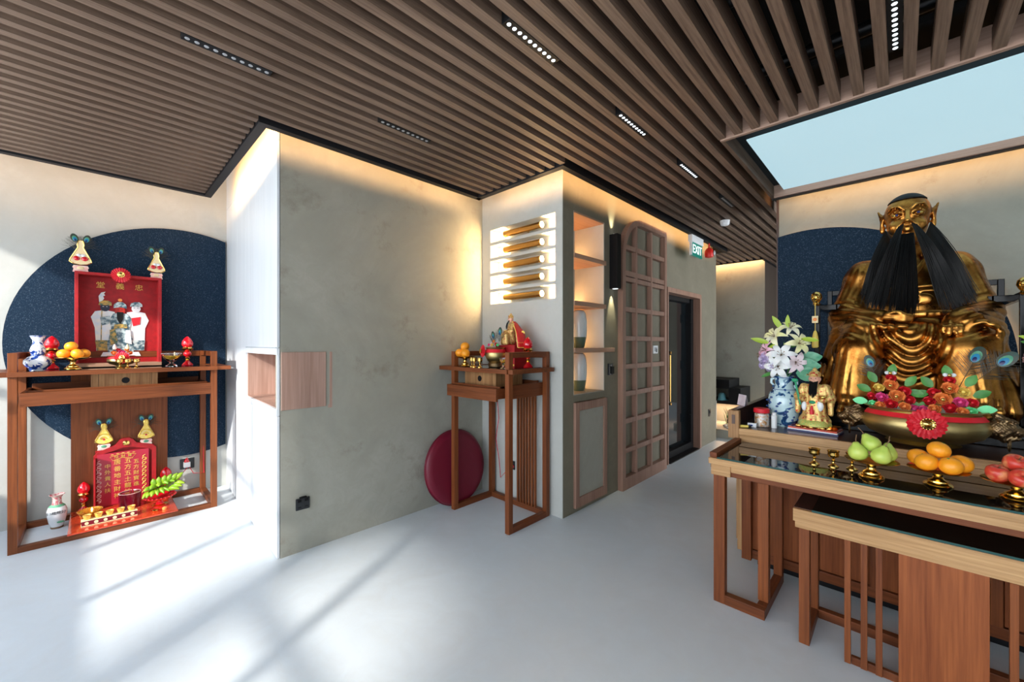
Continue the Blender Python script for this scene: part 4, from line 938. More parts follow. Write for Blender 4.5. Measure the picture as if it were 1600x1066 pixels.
bouquet('blue flowered celadon vase at the left end of the altar', 'bouquet of white yellow and pink lilies left of the statue', -.572, 3.25)
bouquet('blue flowered celadon vase at the right end of the altar', 'lily bouquet at the right edge beside the black chair', .60, 3.25)

# sweets jar, packets, card
t = thing('sweets_jar', 'clear jar of wrapped sweets with a red lid on the altar', 'jar', (-.672, 3.10, AZ))
MB().lathe((-.672, 3.10, AZ), [(0, .002), (.040, .002), (.042, .01), (.042, .085), (.036, .09)], 24).build('contents', M_snack, t)
MB().lathe((-.672, 3.10, AZ), [(.044, 0), (.0455, .01), (.0455, .085), (.038, .096), (.037, .096), (.0435, .084), (.0435, .012)], 24).build('glass_body', M_clear, t)
MB().lathe((-.672, 3.10, AZ), [(.046, .094), (.047, .098), (.046, .120), (.040, .122), (0, .122)], 28).build('lid', M_redf, t, label='red screw lid')
o = MB().lathe((-.600, 3.10, AZ), [(0, 0), (.016, 0), (.017, .08), (.012, .085), (.012, .10), (0, .102)], 14).build('white_bottle', M_plastic); tag(o, 'small white bottle between sweets jar and lily vase', 'bottle')
t = thing('menthol_box', 'small white box lying in front of the sweets jar', 'box', (-.705, 3.03, AZ)); B('box', M_white, t, (-.735, -.685, 3.015, 3.04, AZ, AZ + .028)); B('label_stripe', M_blueline, t, (-.728, -.705, 3.0145, 3.015, AZ + .008, AZ + .018), bevel=0)
t = thing('lighter', 'yellow lighter lying at the front left edge of the altar', 'lighter', (-.735, 2.975, AZ)); MB().cyl((-.765, 2.96, AZ + .009), (-.725, 2.985, AZ + .009), .009, n=10).build('body', M_yelr, t); MB().cyl((-.725, 2.985, AZ + .009), (-.710, 2.994, AZ + .009), .0085, n=10).build('cap', M_socket, t)
t = thing('acrylic_card', 'clear folded acrylic notice card standing on the altar side rail', 'card', (-.80, 3.30, 1.012))
for sg in (1, -1):
    b = MB(); b.add([(-.80 - .05, 3.30, 1.013), (-.80 + .05, 3.30, 1.013), (-.80 + .05, 3.30 + .0, 1.013), (-.80 - .05, 3.30, 1.013)], [])
q0 = [(-.855, 3.24, 1.013), (-.79, 3.17, 1.013), (-.79, 3.215, 1.085), (-.855, 3.285, 1.085)]
def slab(pts, th=.002): 
    P_ = [Vector(p) for p in pts]; n = (P_[1] - P_[0]).cross(P_[3] - P_[0]).normalized() * th; return MB().add([*P_, *[p + n for p in P_]], [(3, 2, 1, 0), (4, 5, 6, 7), (0, 1, 5, 4), (1, 2, 6, 5), (2, 3, 7, 6), (3, 0, 4, 7)])
M_card = mat('frosted_card', (.62, .52, .60), .3, c2=(.75, .70, .75), scale=20)
slab(q0).build('front_leaf', M_card, t); slab([(-.855, 3.33, 1.013), (-.79, 3.26, 1.013), (-.79, 3.217, 1.085), (-.855, 3.287, 1.085)]).build('rear_leaf', M_card, t)

# ============================================================ GREAT BRASS BURNER
def oval(mb, c, prof, sx, sy, n=48):
    vs = []; fs = []
    for r, z in prof:
        for i in range(n): a = 2 * PI * i / n; vs.append((c[0] + r * sx * math.cos(a), c[1] + r * sy * math.sin(a), c[2] + z))
    for k in range(len(prof) - 1):
        for i in range(n): j = (i + 1) % n; fs.append((k * n + i, k * n + j, (k + 1) * n + j, (k + 1) * n + i))
    fs.append(tuple(range(n))[::-1]); fs.append(tuple(range((len(prof) - 1) * n, len(prof) * n))); mb.add(vs, fs); return mb
BX, BY = .082, 3.17; SX, SY = 1.0, .92
bu = thing('incense_burner', 'great brass incense burner with beast head handles before the statue', 'incense burner', (BX, BY, AZ))
oval(MB(), (BX, BY, AZ), [(.12, 0), (.135, .004), (.15, .012), (.125, .022), (.11, .03)], 1, 1).build('foot_ring', M_burn, bu)
oval(MB(), (BX, BY, AZ), [(.10, .022), (.17, .035), (.225, .062), (.252, .098), (.255, .125), (.243, .155), (.226, .176), (.215, .186), (.225, .194), (.243, .200), (.244, .205), (.225, .203), (.205, .192), (.20, .186)], SX, SY, 56).build('bowl', M_burn, bu, smooth=60)
MB().lathe((BX, BY, AZ), [(0, .188), (.198, .190), (.200, .186)], 40).build('ash_bed', M_pebble, bu)
n = 64; b = MB(); vs = []; fs = []
for i in range(n + 1):
    a = PI + .30 + (PI - .6) * i / n
    for r, z in ((.243, .160), (.226, .182), (.231, .184), (.2485, .161)): vs.append((BX + r * SX * math.cos(a), BY + r * SY * math.sin(a), AZ + z))
for i in range(n): e = 4 * i; fs += [(e + k, e + (k + 1) % 4, e + 4 + (k + 1) % 4, e + 4 + k) for k in range(4)]
b.add(vs, fs); b.build('red_ribbon', M_redf, bu)
def wl(p): return (p[0] - BX, p[1] - BY, p[2] - AZ)
rosette(bu, wl((BX + .01, BY - .238, AZ + .145)), (.12, -1, .12), .074)
for sg in (-1, 1):      # beast heads
    x = BX + sg * .285; F = Field((min(BX + sg * .20, BX + sg * .40), BY - .10, AZ + .03), (max(BX + sg * .20, BX + sg * .40), BY + .09, AZ + .22), .004)
    P = lambda u, v, w_: (BX + sg * u, BY + v - .01, AZ + w_)
    F.ell(P(.262, 0, .125), (.045, .055, .055), .015).ell(P(.295, 0, .13), (.045, .045, .04), .015).ell(P(.335, 0, .115), (.03, .032, .022), .012).cap(P(.33, 0, .085), P(.29, 0, .075), .014, .02, .01)
    F.ell(P(.352, 0, .122), (.012, .018, .010), .006)
    for v in (-1, 1): F.ell(P(.315, v * .026, .15), (.012, .011, .011), .004).cap(P(.285, v * .03, .162), P(.255, v * .052, .185), .012, .006, .008).cap(P(.325, v * .022, .165), P(.295, v * .036, .172), .007, .006, .006).path([P(.30, v * .046, .12), P(.275, v * .058, .10), P(.285, v * .05, .075)], .010, .007)
    F.cap(P(.30, 0, .172), P(.265, 0, .190), .010, .012, .01)
    F.relief(P(.22 if sg > 0 else .42, -.1, .03), P(.42 if sg > 0 else .22, .1, .22), lambda X, Y, Z: .0022 * np.sin(X * 420) * np.sin(Z * 380 + Y * 200)) if sg > 0 else F.relief((BX - .42, BY - .12, AZ), (BX - .2, BY + .1, AZ + .22), lambda X, Y, Z: .0022 * np.sin(X * 420) * np.sin(Z * 380 + Y * 200))
    F.mesh('beast_handle', M_oldbr, bu)
    MB().tube([(x + sg * .02 + .0 * math.cos(a), BY - .012 + .022 * math.cos(a), AZ + .052 + .034 * math.sin(a)) for a in [2 * PI * i / 24 for i in range(24)]], .0045, 6, closed=True).build('ring', M_stem if 0 else M_oldbr, bu)
# flowers standing in the burner
def paper_bouquet(label, x, mirror):
    t = thing('paper_flower_spray', label, 'paper flowers', (x, BY - .03, AZ + .19), group='paper flower sprays in the great burner'); s = mirror; t.scale = (1.22, 1.1, 1.28)
    rs = [((0, -.02, .10), .030, M_org), ((.045 * s, 0, .075), .026, M_redf), ((-.04 * s, .0, .085), .024, M_yelr), ((.02 * s, -.03, .055), .032, M_org), ((-.03 * s, -.03, .045), .026, M_pnkr), ((.06 * s, -.015, .04), .024, M_redf), ((-.065 * s, -.01, .045), .022, M_redf), ((0, -.045, .02), .028, M_redf), ((.045 * s, -.045, .012), .024, M_org), ((-.06 * s, -.03, .012), .022, M_mint), ((-.035 * s, -.05, .01), .022, M_org), ((.075 * s, -.03, .005), .022, M_pnkr), ((.0, 0, .13), .022, M_redf)]
    for p, r, m in rs: rose(t, p, (p[0] * 4, -1, .35), r, m)
    for k, (p, d) in enumerate((((-.05 * s, 0, .11), (-.6 * s, 0, 1)), ((-.07 * s, 0, .07), (-1 * s, 0, .5)), ((.05 * s, 0, .10), (.7 * s, 0, .9)), ((.075 * s, 0, .06), (1 * s, 0, .4)), ((-.08 * s, -.01, .02), (-1 * s, 0, .1)), ((.09 * s, -.01, .02), (1 * s, 0, .1)), ((0, .01, .14), (.2 * s, 0, 1)))):
        leafm(t, p, d, .055, .017, M_mint if k == 4 else M_leaf)
    for p in ((0, -.052, .10), (.02 * s, -.065, .055), (.0, -.05, .155)): MB().ell(p, .007, 8, 6).build('gold_bead', M_gold, t, world=False)
    for sx_ in (-.012, .012): MB().ell((sx_, -.025, .155), (.009, .007, .008), 8, 6).build('white_bead', M_white, t, world=False)
    return t
pb = paper_bouquet('spray of paper roses in the left half of the great burner', BX - .125, 1); pc = paper_bouquet('spray of paper roses in the right half of the great burner', BX + .10, -1)
feather(pc, (.03, .03, .10), (.085, .06, .235), (-.2, -1, .0), .040, 30); feather(pc, (.05, .03, .10), (.165, .05, .22), (-.2, -1, 0), .040, 30); feather(pb, (-.03, .03, .08), (-.075, .05, .20), (.0, -1, .3), .032, 30)

# ============================================================ THE STATUE
cx = .03
st = thing('seated_statue', 'large gilt bronze seated statue with a long black beard', 'statue', (cx, 3.75, .99))
F = Field((-.50, 3.28, .985), (.56, 4.28, 2.50), .0078)
def S(u): return (cx + u)
# robe mass: lower body
F.ell((cx, 3.98, 1.30), (.36, .26, .38), .05)
F.ell((cx, 3.98, 1.66), (.27, .20, .36), .06)
F.ell((cx, 3.99, 1.90), (.27, .16, .17), .06)
for s in (-1, 1):
    F.ell((S(s * .235), 3.99, 1.955), (.095, .12, .11), .06)
    F.cap((S(s * .255), 3.97, 1.90), (S(s * .315), 3.88, 1.66), .095, .105, .05)     # upper arm sleeve
    F.cap((S(s * .10), 3.98, 2.03), (S(s * .23), 3.99, 1.99), .045, .06, .04)
    # thighs, shins under the robe
    F.cap((S(s * .16), 3.95, 1.40), (S(s * .245), 3.60, 1.415), .155, .120, .05)
    F.cap((S(s * .245), 3.59, 1.40), (S(s * .255), 3.56, 1.12), .120, .125, .05)
    F.ell((S(s * .27), 3.60, 1.10), (.135, .14, .12), .05)
    # outer fall of the robe from the hip
    F.cap((S(s * .33), 3.80, 1.50), (S(s * .385), 3.68, 1.13), .085, .095, .05)
    F.cap((S(s * .40), 3.66, 1.20), (S(s * .41), 3.60, 1.06), .05, .055, .04)
# lap and apron between the knees
F.ell((cx, 3.74, 1.50), (.20, .14, .11), .06); F.ell((cx, 3.72, 1.24), (.19, .11, .26), .05); F.cap((S(-.10), 3.70, 1.04), (S(.12), 3.70, 1.04), .06, .06, .04)
# forearms resting on the lap
F.cap((S(-.325), 3.86, 1.63), (S(-.13), 3.65, 1.62), .095, .060, .04); F.cap((S(-.30), 3.80, 1.56), (S(-.22), 3.60, 1.55), .085, .07, .04)
F.cap((S(.325), 3.86, 1.63), (S(.235), 3.60, 1.58), .100, .085, .04); F.cap((S(.335), 3.78, 1.52), (S(.325), 3.60, 1.46), .09, .065, .05)
# open sleeve hems
for s, c in ((1, (.245, 3.575, 1.555)), (1, (.30, 3.55, 1.50))): F.path([(S(c[0] + .075 * math.cos(a) * 1.0), c[1] - .015 * math.sin(a), c[2] + .075 * math.sin(a)) for a in [-.6 + 3.8 * i / 12 for i in range(13)]], .013, .012, .012)
F.path([(S(-.24), 3.60, 1.60), (S(-.17), 3.585, 1.575), (S(-.08), 3.575, 1.56), (S(-.01), 3.585, 1.565)], .022, .016, .02)
# hands: palm, four fingers, thumb
F.ell((S(-.085), 3.600, 1.625), (.048, .032, .026), .012)
for i, (dz, L) in enumerate(((.020, .060), (.006, .068), (-.008, .064), (-.020, .052))): F.path([(S(-.055), 3.585, 1.625 + dz), (S(-.03 + .2 * L), 3.572, 1.620 + dz), (S(-.03 + L * .8), 3.585, 1.612 + dz)], .0115, .009, .004)
F.path([(S(-.10), 3.585, 1.645), (S(-.06), 3.572, 1.657), (S(-.03), 3.575, 1.655)], .012, .010, .006)
F.ell((S(.195), 3.560, 1.565), (.040, .040, .026), .012)
for i, (dx, L) in enumerate(((-.032, .050), (-.012, .058), (.010, .056), (.030, .046))): F.path([(S(.195 + dx), 3.535, 1.565), (S(.193 + dx), 3.508, 1.553), (S(.192 + dx), 3.500, 1.53 - L * .3)], .0115, .009, .004)
F.path([(S(.165), 3.56, 1.56), (S(.145), 3.535, 1.548), (S(.142), 3.520, 1.535)], .012, .010, .006)
# belt
F.path([(S(.26 * math.cos(a)), 3.90 - .185 * math.sin(a) * 1.05, 1.645) for a in [-.1 + 3.35 * i / 24 for i in range(25)]], .024, .024, .012)
for a in [.75 + 1.65 * i / 6 for i in range(7)]: F.boxr((S(.262 * math.cos(a)) - .018, 3.90 - .22 * math.sin(a) - .006, 1.630), (S(.262 * math.cos(a)) + .018, 3.90 - .22 * math.sin(a) + .012, 1.660), .006, .003)
# collar bands and breast plate ornament
F.path([(S(-.10), 3.90, 2.08), (S(-.07), 3.82, 2.0), (S(.02), 3.79, 1.86), (S(.08), 3.765, 1.74)], .016, .016, .010); F.path([(S(.10), 3.90, 2.08), (S(.08), 3.82, 2.0), (S(.01), 3.785, 1.88)], .016, .016, .010)
for z in (1.83, 1.80): F.path([(S(u), 3.765 + .25 * u * u, z) for u in (-.14, -.07, 0, .07, .14)], .008, .008, .006)
F.ell((S(.07), 3.745, 1.745), (.055, .014, .04), .006); F.path([(S(.02 + .05 * math.cos(a)), 3.738, 1.745 + .035 * math.sin(a)) for a in [2 * PI * i / 14 for i in range(15)]], .006, .006, .004)
# neck and head
F.cap((cx, 3.95, 2.02), (cx, 3.90, 2.20), .085, .075, .03)
F.ell((cx, 3.88, 2.345), (.118, .132, .128), .03); F.ell((cx, 3.855, 2.245), (.100, .108, .105), .03); F.ell((cx, 3.81, 2.170), (.055, .055, .045), .03)
F.relief((-.15, 3.66, 2.14), (.20, 3.80, 2.50), lambda X, Y, Z: 0 * X + 0 * Y + 0 * Z)
for s in (-1, 1):
    F.ell((S(s * .060), 3.782, 2.245), (.034, .032, .038), .018)                 # cheek
    F.ell((S(s * .054), 3.752, 2.318), (.036, .022, .020), .008, 'sub')           # socket
    F.ell((S(s * .054), 3.770, 2.316), (.030, .022, .0145), .004)                 # eyeball
    F.path([(S(s * .020), 3.748, 2.322), (S(s * .038), 3.742, 2.336), (S(s * .060), 3.747, 2.340), (S(s * .086), 3.768, 2.326)], .0055, .0045, .004)
    F.path([(S(s * .022), 3.750, 2.308), (S(s * .052), 3.750, 2.297), (S(s * .084), 3.768, 2.308)], .0045, .004, .004)
    F.path([(S(s * .014), 3.748, 2.345), (S(s * .040), 3.745, 2.372), (S(s * .075), 3.762, 2.376), (S(s * .098), 3.795, 2.352)], .009, .006, .008)
    F.ell((S(s * .013), 3.728, 2.262), (.011, .013, .010), .006)
    F.ell((S(s * .128), 3.890, 2.315), (.012, .028, .052), .008); F.cap((S(s * .128), 3.895, 2.34), (S(s * .150), 3.91, 2.398), .014, .006, .010); F.cap((S(s * .124), 3.885, 2.27), (S(s * .126), 3.88, 2.245), .015, .013, .01)
    F.ell((S(s * .140), 3.872, 2.325), (.010, .014, .030), .004, 'sub')
    F.path([(S(s * .022), 3.742, 2.262), (S(s * .048), 3.748, 2.235), (S(s * .060), 3.765, 2.205)], .006, .006, .006)
F.cap((cx, 3.752, 2.345), (cx, 3.716, 2.272), .012, .016, .010); F.ell((cx, 3.712, 2.266), (.015, .014, .011), .006)
F.ell((cx, 3.740, 2.222), (.030, .014, .008), .005); F.ell((cx, 3.742, 2.207), (.024, .013, .008), .005)
# feet with toes, resting on the platform
for s in (-1, 1):
    fx = S(s * .285); F.ell((fx, 3.50, 1.035), (.058, .13, .035), .02); F.ell((fx, 3.56, 1.06), (.055, .07, .05), .02)
    for i in range(5): dx = (-.042 + .021 * i) * s; r = .0165 if i == 0 else .0125; F.ell((fx - dx * -1 if s < 0 else fx + dx, 3.385 + .004 * i, 1.012), (r, .024, r * .9), .004)
    F.path([(fx - .07, 3.47, 1.07), (fx, 3.44, 1.085), (fx + .07, 3.47, 1.07)], .022, .022, .02)
# drapery folds as relief
def sstep(x, a, b): t = np.clip((x - a) / (b - a), 0, 1); return t * t * (3 - 2 * t)
def apron(X, Y, Z):
    r = np.sqrt((X - cx) ** 2 * 3.4 + (Z - 1.63) ** 2); m = sstep(r, .05, .12) * (1 - sstep(r, .42, .46)) * (1 - sstep(np.abs(X - cx), .17, .225)) * (1 - sstep(Z, 1.56, 1.62)) * (1 - sstep(Y, 3.75, 3.85))
    return -m * .012 * (np.abs(np.sin((r + .016 * np.sin(X * 13 + Z * 11) + .010 * np.sin(X * 29 - Z * 7)) ** 1.2 * PI / .064)) - .35)
F.relief((-.22, 3.45, 1.15), (.28, 3.87, 1.64), apron)
def shin(X, Y, Z):
    u = np.abs(X - cx) + .12 * (Z - 1.2); m = sstep(np.abs(X - cx), .24, .30) * (1 - sstep(Z, 1.38, 1.48)) * (1 - sstep(Y, 3.88, 3.98)) 
    return -m * .012 * (np.abs(np.sin(u * PI / .055 + .6 * np.sin(Z * 9))) - .4)
F.relief((-.5, 3.3, 1.0), (.56, 4.0, 1.5), shin)
def sleeve(X, Y, Z):
    ax = np.abs(X - cx); m = sstep(ax, .19, .26) * sstep(Z, 1.45, 1.52) * (1 - sstep(Z, 1.72, 1.82)); ph = (Z * .9 + (Y - 3.8) * .45 - ax * .55)
    return -m * .0065 * (np.abs(np.sin((ph + .01 * np.sin(X * 30)) * PI / .048)) - .4)
F.relief((-.5, 3.45, 1.44), (.56, 4.1, 1.84), sleeve)
def upper(X, Y, Z):
    ax = np.abs(X - cx); m = sstep(ax, .12, .20) * sstep(Z, 1.72, 1.82) * (1 - sstep(Z, 1.96, 2.04)); ph = ax * 1.1 + Z * .35
    return -m * .006 * (np.abs(np.sin(ph * PI / .055)) - .4)
F.relief((-.5, 3.6, 1.70), (.56, 4.2, 2.06), upper)
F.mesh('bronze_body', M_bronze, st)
# polished eyes and skull cap
for s in (-1, 1):
    MB().ell((S(s * .054), 3.7615, 2.316), (.022, .016, .012), 14, 10).build('eye', M_white if 0 else M_gold, st); MB().ell((S(s * .052), 3.7475, 2.317), (.0085, .005, .0085), 12, 8).build('iris', M_featd, st)
F2 = Field((cx - .14, 3.74, 2.38), (cx + .14, 4.04, 2.50), .006); F2.ell((cx, 3.884, 2.349), (.123, .142, .135), 0); F2.boxr((cx - .2, 3.5, 2.2), (cx + .2, 4.1, 2.424), 0, 0.004, 'sub'); _c = F2.mesh('black_cap', M_hair, st)
# beard: tresses of fine strands
random.seed(5)
def tress(name, roots, tips, n, curve, rr=.0016):
    b = MB()
    for i in range(n):
        u, v = random.random(), random.random(); r0 = Vector(roots[0]).lerp(Vector(roots[1]), u); e = Vector(tips[0]).lerp(Vector(tips[1]), min(1, max(0, u + random.uniform(-.12, .12)))) + Vector((0, 0, random.uniform(-.035, .035) + .05 * random.random() ** 3 + .03 * math.sin(u * 14)))
        pts = []; off = Vector((random.uniform(-1, 1) * .006, random.uniform(-1, 1) * .012, 0))
        for j in range(8):
            t_ = j / 7; p = r0.lerp(e, t_) + Vector(curve) * math.sin(PI * min(1, t_ * 1.15)) * (.7 + .3 * v) + off * t_ * (1 - .3 * t_) * 2.4
            pts.append(p)
        b.tube(pts, [rr * 1.2, rr * 1.5, rr * 1.6, rr * 1.6, rr * 1.5, rr * 1.3, rr, rr * .4], 4)
    return b.build(name, M_hair, st)
B_ = [(S(-.045), 3.735, 2.235), (S(-.018), 3.722, 2.250)]
tress('moustache_tress', B_, [(S(-.20), 3.70, 1.70), (S(-.10), 3.66, 1.68)], 170, (.0, -.085, .015)); tress('moustache_tress', [(S(.018), 3.722, 2.250), (S(.045), 3.735, 2.235)], [(S(.145), 3.66, 1.69), (S(.255), 3.70, 1.67)], 170, (.0, -.085, .015))
tress('chin_beard', [(S(-.030), 3.742, 2.185), (S(.030), 3.742, 2.185)], [(S(-.085), 3.655, 1.66), (S(.045), 3.655, 1.655)], 300, (.0, -.06, .0))
tress('side_beard', [(S(-.110), 3.835, 2.245), (S(-.085), 3.80, 2.17)], [(S(-.235), 3.735, 1.74), (S(-.13), 3.70, 1.71)], 190, (-.01, -.055, .0)); tress('side_beard', [(S(.085), 3.80, 2.17), (S(.112), 3.835, 2.26)], [(S(.20), 3.70, 1.70), (S(.31), 3.735, 1.71)], 200, (.01, -.055, .0))

# throne
ch = thing('lacquer_throne', 'black lacquered armchair and platform under the bronze statue', 'chair', (cx, 3.8, AZ))
def H(name, m, *bx, bevel=.003): return B(name, m, ch, *bx, bevel=bevel)
H('platform', M_lacq, (cx - .45, cx + .50, 3.36, 4.40, .902, .945), (cx - .42, cx + .47, 3.40, 4.40, .945, .985))
H('seat', M_lacq, (cx - .44, cx + .44, 3.72, 4.36, 1.26, 1.33))
for s in (-1, 1):
    x = cx + s * .465; a, e = x - .016, x + .016
    H('arm_post', M_lacq, (a, e, 3.60, 3.632, .985, 1.745)); H('arm_post', M_lacq, (a, e, 4.33, 4.365, .985, 1.90)); H('arm_rail', M_lacq, (a, e, 3.632, 4.33, 1.705, 1.745)); H('arm_rail', M_lacq, (a, e, 3.632, 4.33, 1.32, 1.36)); H('arm_rail', M_lacq, (a, e, 3.632, 4.33, 1.10, 1.135))
    H('cross_bar', M_lacq, (min(x, x - s * .10), max(x, x - s * .10), 3.80, 3.83, 1.705, 1.745)); H('inner_post', M_lacq, (x - s * .10 - .014, x - s * .10 + .014, 3.80, 3.83, .985, 1.745)); H('cross_bar', M_lacq, (min(x, x - s * .10), max(x, x - s * .10), 3.80, 3.83, 1.32, 1.37))
    H('leg', M_lacq, (x - s * .03 - .02, x - s * .03 + .02, 3.74, 3.78, .985, 1.26)); H('leg', M_lacq, (x - s * .03 - .02, x - s * .03 + .02, 4.30, 4.34, .985, 1.26))
    fb = MB().lathe((x, 3.575, 1.735), [(.012, -.01), (.022, .0), (.018, .012), (.026, .025), (.034, .045), (.030, .070), (.018, .084), (0, .09)], 16)
    fb.ell((x - .01, 3.545, 1.785), (.012, .012, .010), 8, 6).ell((x + .012, 3.547, 1.785), (.010, .012, .010), 8, 6).ell((x, 3.535, 1.768), (.018, .016, .010), 10, 6); fb.build('gilt_finial', M_gold, ch)
H('back_rail', M_lacq, (cx - .45, cx + .45, 4.335, 4.36, 1.86, 1.90)); H('back_rail', M_lacq, (cx - .45, cx + .45, 4.335, 4.36, 1.45, 1.50))
for x in (-.25, 0, .25): H('back_splat', M_lacq, (cx + x - .03, cx + x + .03, 4.34, 4.355, 1.33, 1.86))
ta = thing('tassel', 'yellow tassel with a jade bead hanging from the left gilt armrest finial', 'tassel', (cx - .465, 3.545, 1.73)); x = cx - .468; y = 3.545
MB().tube([(x, y, 1.745), (x, y, 1.53)], .0018, 5).build('cord', M_yelr, ta); B('bead_block', M_cream, ta, (x - .018, x + .018, y - .010, y + .010, 1.600, 1.650), bevel=.004); MB().ell((x, y - .011, 1.625), (.012, .004, .012), 10, 6).build('bead', M_org, ta)
b = MB().lathe((x, y, 1.43), [(.020, 0), (.019, .06), (.012, .10), (.006, .115), (0, .118)], 14); b.build('tassel_head', M_yelr, ta)
b = MB()
for i in range(30): a = random.uniform(0, 2 * PI); r = .018 * random.random() ** .5; b.tube([(x + r * .4 * math.cos(a), y + r * .4 * math.sin(a), 1.53), (x + r * math.cos(a), y + r * math.sin(a), 1.424)], .0018, 3)
b.build('fringe', M_yelr, ta)

# ============================================================ small deity figures
def figurine(label, loc, rz, h, m_robe, m_face, m_beard, group=None, seated=False, cat='figurine', hat=True, base_mat=None, staff=None, m_hem=None):
    """painted figure in robes, faces local -y, height h; modelled 1 unit tall then scaled"""
    t = thing('deity_figurine', label, cat, (0, 0, 0), group=group); hh = .0105
    F = Field((-.32, -.30, 0), (.32, .24, 1.02), hh)
    if seated:
        F.ell((0, .02, .30), (.20, .17, .30), .04).ell((0, .04, .55), (.16, .13, .17), .05)
        for s in (-1, 1): F.cap((s * .10, 0, .30), (s * .15, -.19, .30), .10, .085, .04).cap((s * .15, -.19, .30), (s * .15, -.19, .07), .085, .095, .03).cap((s * .15, .02, .62), (s * .21, -.02, .42), .07, .065, .04).cap((s * .21, -.02, .42), (s * .09, -.17, .42), .06, .04, .03)
    else:
        F.cap((0, 0, .08), (0, .0, .50), .19, .13, .04).ell((0, 0, .58), (.16, .11, .15), .05).ell((0, -.01, .10), (.22, .15, .10), .04)
        for s in (-1, 1): F.cap((s * .15, 0, .66), (s * .22, -.03, .50), .065, .065, .04).cap((s * .22, -.03, .50), (s * .13, -.14, .46), .06, .04, .03).cap((s * .22, -.02, .46), (s * .23, -.06, .24), .055, .035, .03)
    F.relief((-.32, -.3, 0), (.32, .24, .7), lambda X, Y, Z: -.010 * (np.abs(np.sin(np.arctan2(X, -Y + .3) * 16 + Z * 5)) - .4))
    for s in (-1, 1):
        c = (s * .085, -.185, .43) if seated else (s * .11, -.155, .46); F.ell(c, (.030, .028, .024), .01)
        for k in range(4): F.cap((c[0] + (-.018 + .012 * k), c[1] - .01, c[2]), (c[0] + (-.018 + .012 * k), c[1] - .038, c[2] - .012), .0085, .007, .003)
        F.cap((c[0] - s * .02, c[1], c[2] + .01), (c[0] - s * .035, c[1] - .022, c[2] + .014), .009, .007, .003)
    F.mesh('robe', m_robe, t, world=False)
    G_ = Field((-.13, -.17, .66), (.13, .15, .96), .0075); z0 = .80
    G_.cap((0, .01, .68), (0, 0, .76), .05, .05, .01).ell((0, 0, z0), (.078, .085, .098), .01).cap((0, -.085, z0 + .01), (0, -.097, z0 - .018), .008, .012, .008)
    for s in (-1, 1): G_.ell((s * .031, -.083, z0 + .012), (.017, .010, .008), .004, 'sub').ell((s * .079, .0, z0), (.010, .020, .030), .006).cap((s * .012, -.086, z0 + .035), (s * .048, -.074, z0 + .040), .006, .004, .004)
    G_.ell((0, -.088, z0 - .042), (.020, .008, .005), .003); G_.mesh('head', m_face, t, world=False)
    for s in (-1, 1): MB().ell((s * .031, -.080, z0 + .012), (.011, .006, .006), 8, 6).build('eye', M_socket, t, world=False)
    if hat:
        MB().lathe((0, .0, z0 + .045), [(.082, 0), (.090, .012), (.080, .03), (.086, .05), (.060, .085), (.030, .11), (.034, .125), (.012, .15), (0, .155)], 18).build('crown', m_robe, t, world=False)
        for s in (-1, 1): MB().tube([(s * .07, 0, z0 + .06), (s * .11, 0, z0 + .08), (s * .115, 0, z0 + .05)], [.012, .010, .006], 6).build('crown_wing', M_gold, t, world=False)
        MB().ell((0, -.07, z0 + .105), .016, 8, 6).build('pompom', M_redg, t, world=False)
    b = MB(); 
    for i in range(60):
        u = random.uniform(-1, 1); p = Vector((u * .055, -.080 + .03 * abs(u), z0 - .045 + .02 * abs(u))); e = Vector((u * .06, -.150 + random.uniform(-.01, .02), .50 + .06 * abs(u) + random.uniform(-.02, .02))); b.tube([p, (p + e) / 2 + Vector((0, -.02, 0)), e], [.006, .007, .002], 4)
    b.build('beard', m_beard, t, world=False)
    MB().tube([(.145 * math.cos(a), .01 - .125 * math.sin(a), .47) for a in [2 * PI * i / 24 for i in range(24)]], .014, 6, closed=True).build('belt', M_gold, t, world=False)
    if m_hem: MB().lathe((0, -.01, .015), [(.20, 0), (.235, .01), (.225, .05), (.205, .09), (.19, .10)], 30, flut=.04).build('hem', m_hem, t, world=False)
    if staff: staff(t)
    for c_ in t.children_recursive: pass
    t.scale = (h, h, h); t.location = loc; t.rotation_euler = (0, 0, rz); return t
def fg_staff(t):
    MB().ell((0, -.155, .42), (.045, .020, .028), 12, 8).build('jade_buckle', M_green, t, world=False); MB().lathe((0, -.165, .22), [(.035, 0), (.028, .06), (.012, .14), (0, .15)], 10).build('red_tassel', M_redf, t, world=False)
    MB().cyl((-.17, -.14, .36), (-.25, -.11, .74), .016, n=8).build('green_sceptre', M_green, t, world=False); MB().ell((-.26, -.105, .77), (.05, .02, .035), 12, 8).build('sceptre_head', M_green, t, world=False)
    MB().ell((.15, -.17, .52), (.055, .045, .030), 12, 8).build('ingot', M_gold, t, world=False)
    MB().ell((.10, -.12, .36), (.05, .03, .09), 10, 8).ell((-.12, -.12, .34), (.04, .03, .08), 10, 8).build('white_sleeves', M_white, t, world=False)
fig = figurine('gilded wealth deity figurine with green sceptre beside the burner', (-.391, 3.15, AZ + .034), -.12, .37, M_figmix, M_skin, M_hair, staff=fg_staff, m_hem=M_figgr)
pl = thing('figurine_plinth', 'red lacquered plinth heaped with gilt ingots under the small figurine', 'plinth', (-.391, 3.15, AZ))
pq = Matrix.Rotation(-.10, 3, 'Z')
def rb(name, m, x0, x1, y0, y1, z0, z1):
    b = MB().box(x0, x1, y0, y1, z0, z1); b.v = [tuple(pq @ Vector(p)) for p in b.v]; o = b.build(name, m, pl, world=False, smooth=0); return o
rb('lower_board', M_featd, -.130, .130, -.075, .075, 0, .010); rb('middle_board', M_white, -.127, .127, -.073, .073, .010, .016); rb('upper_board', M_redboard, -.125, .125, -.071, .071, .016, .026)
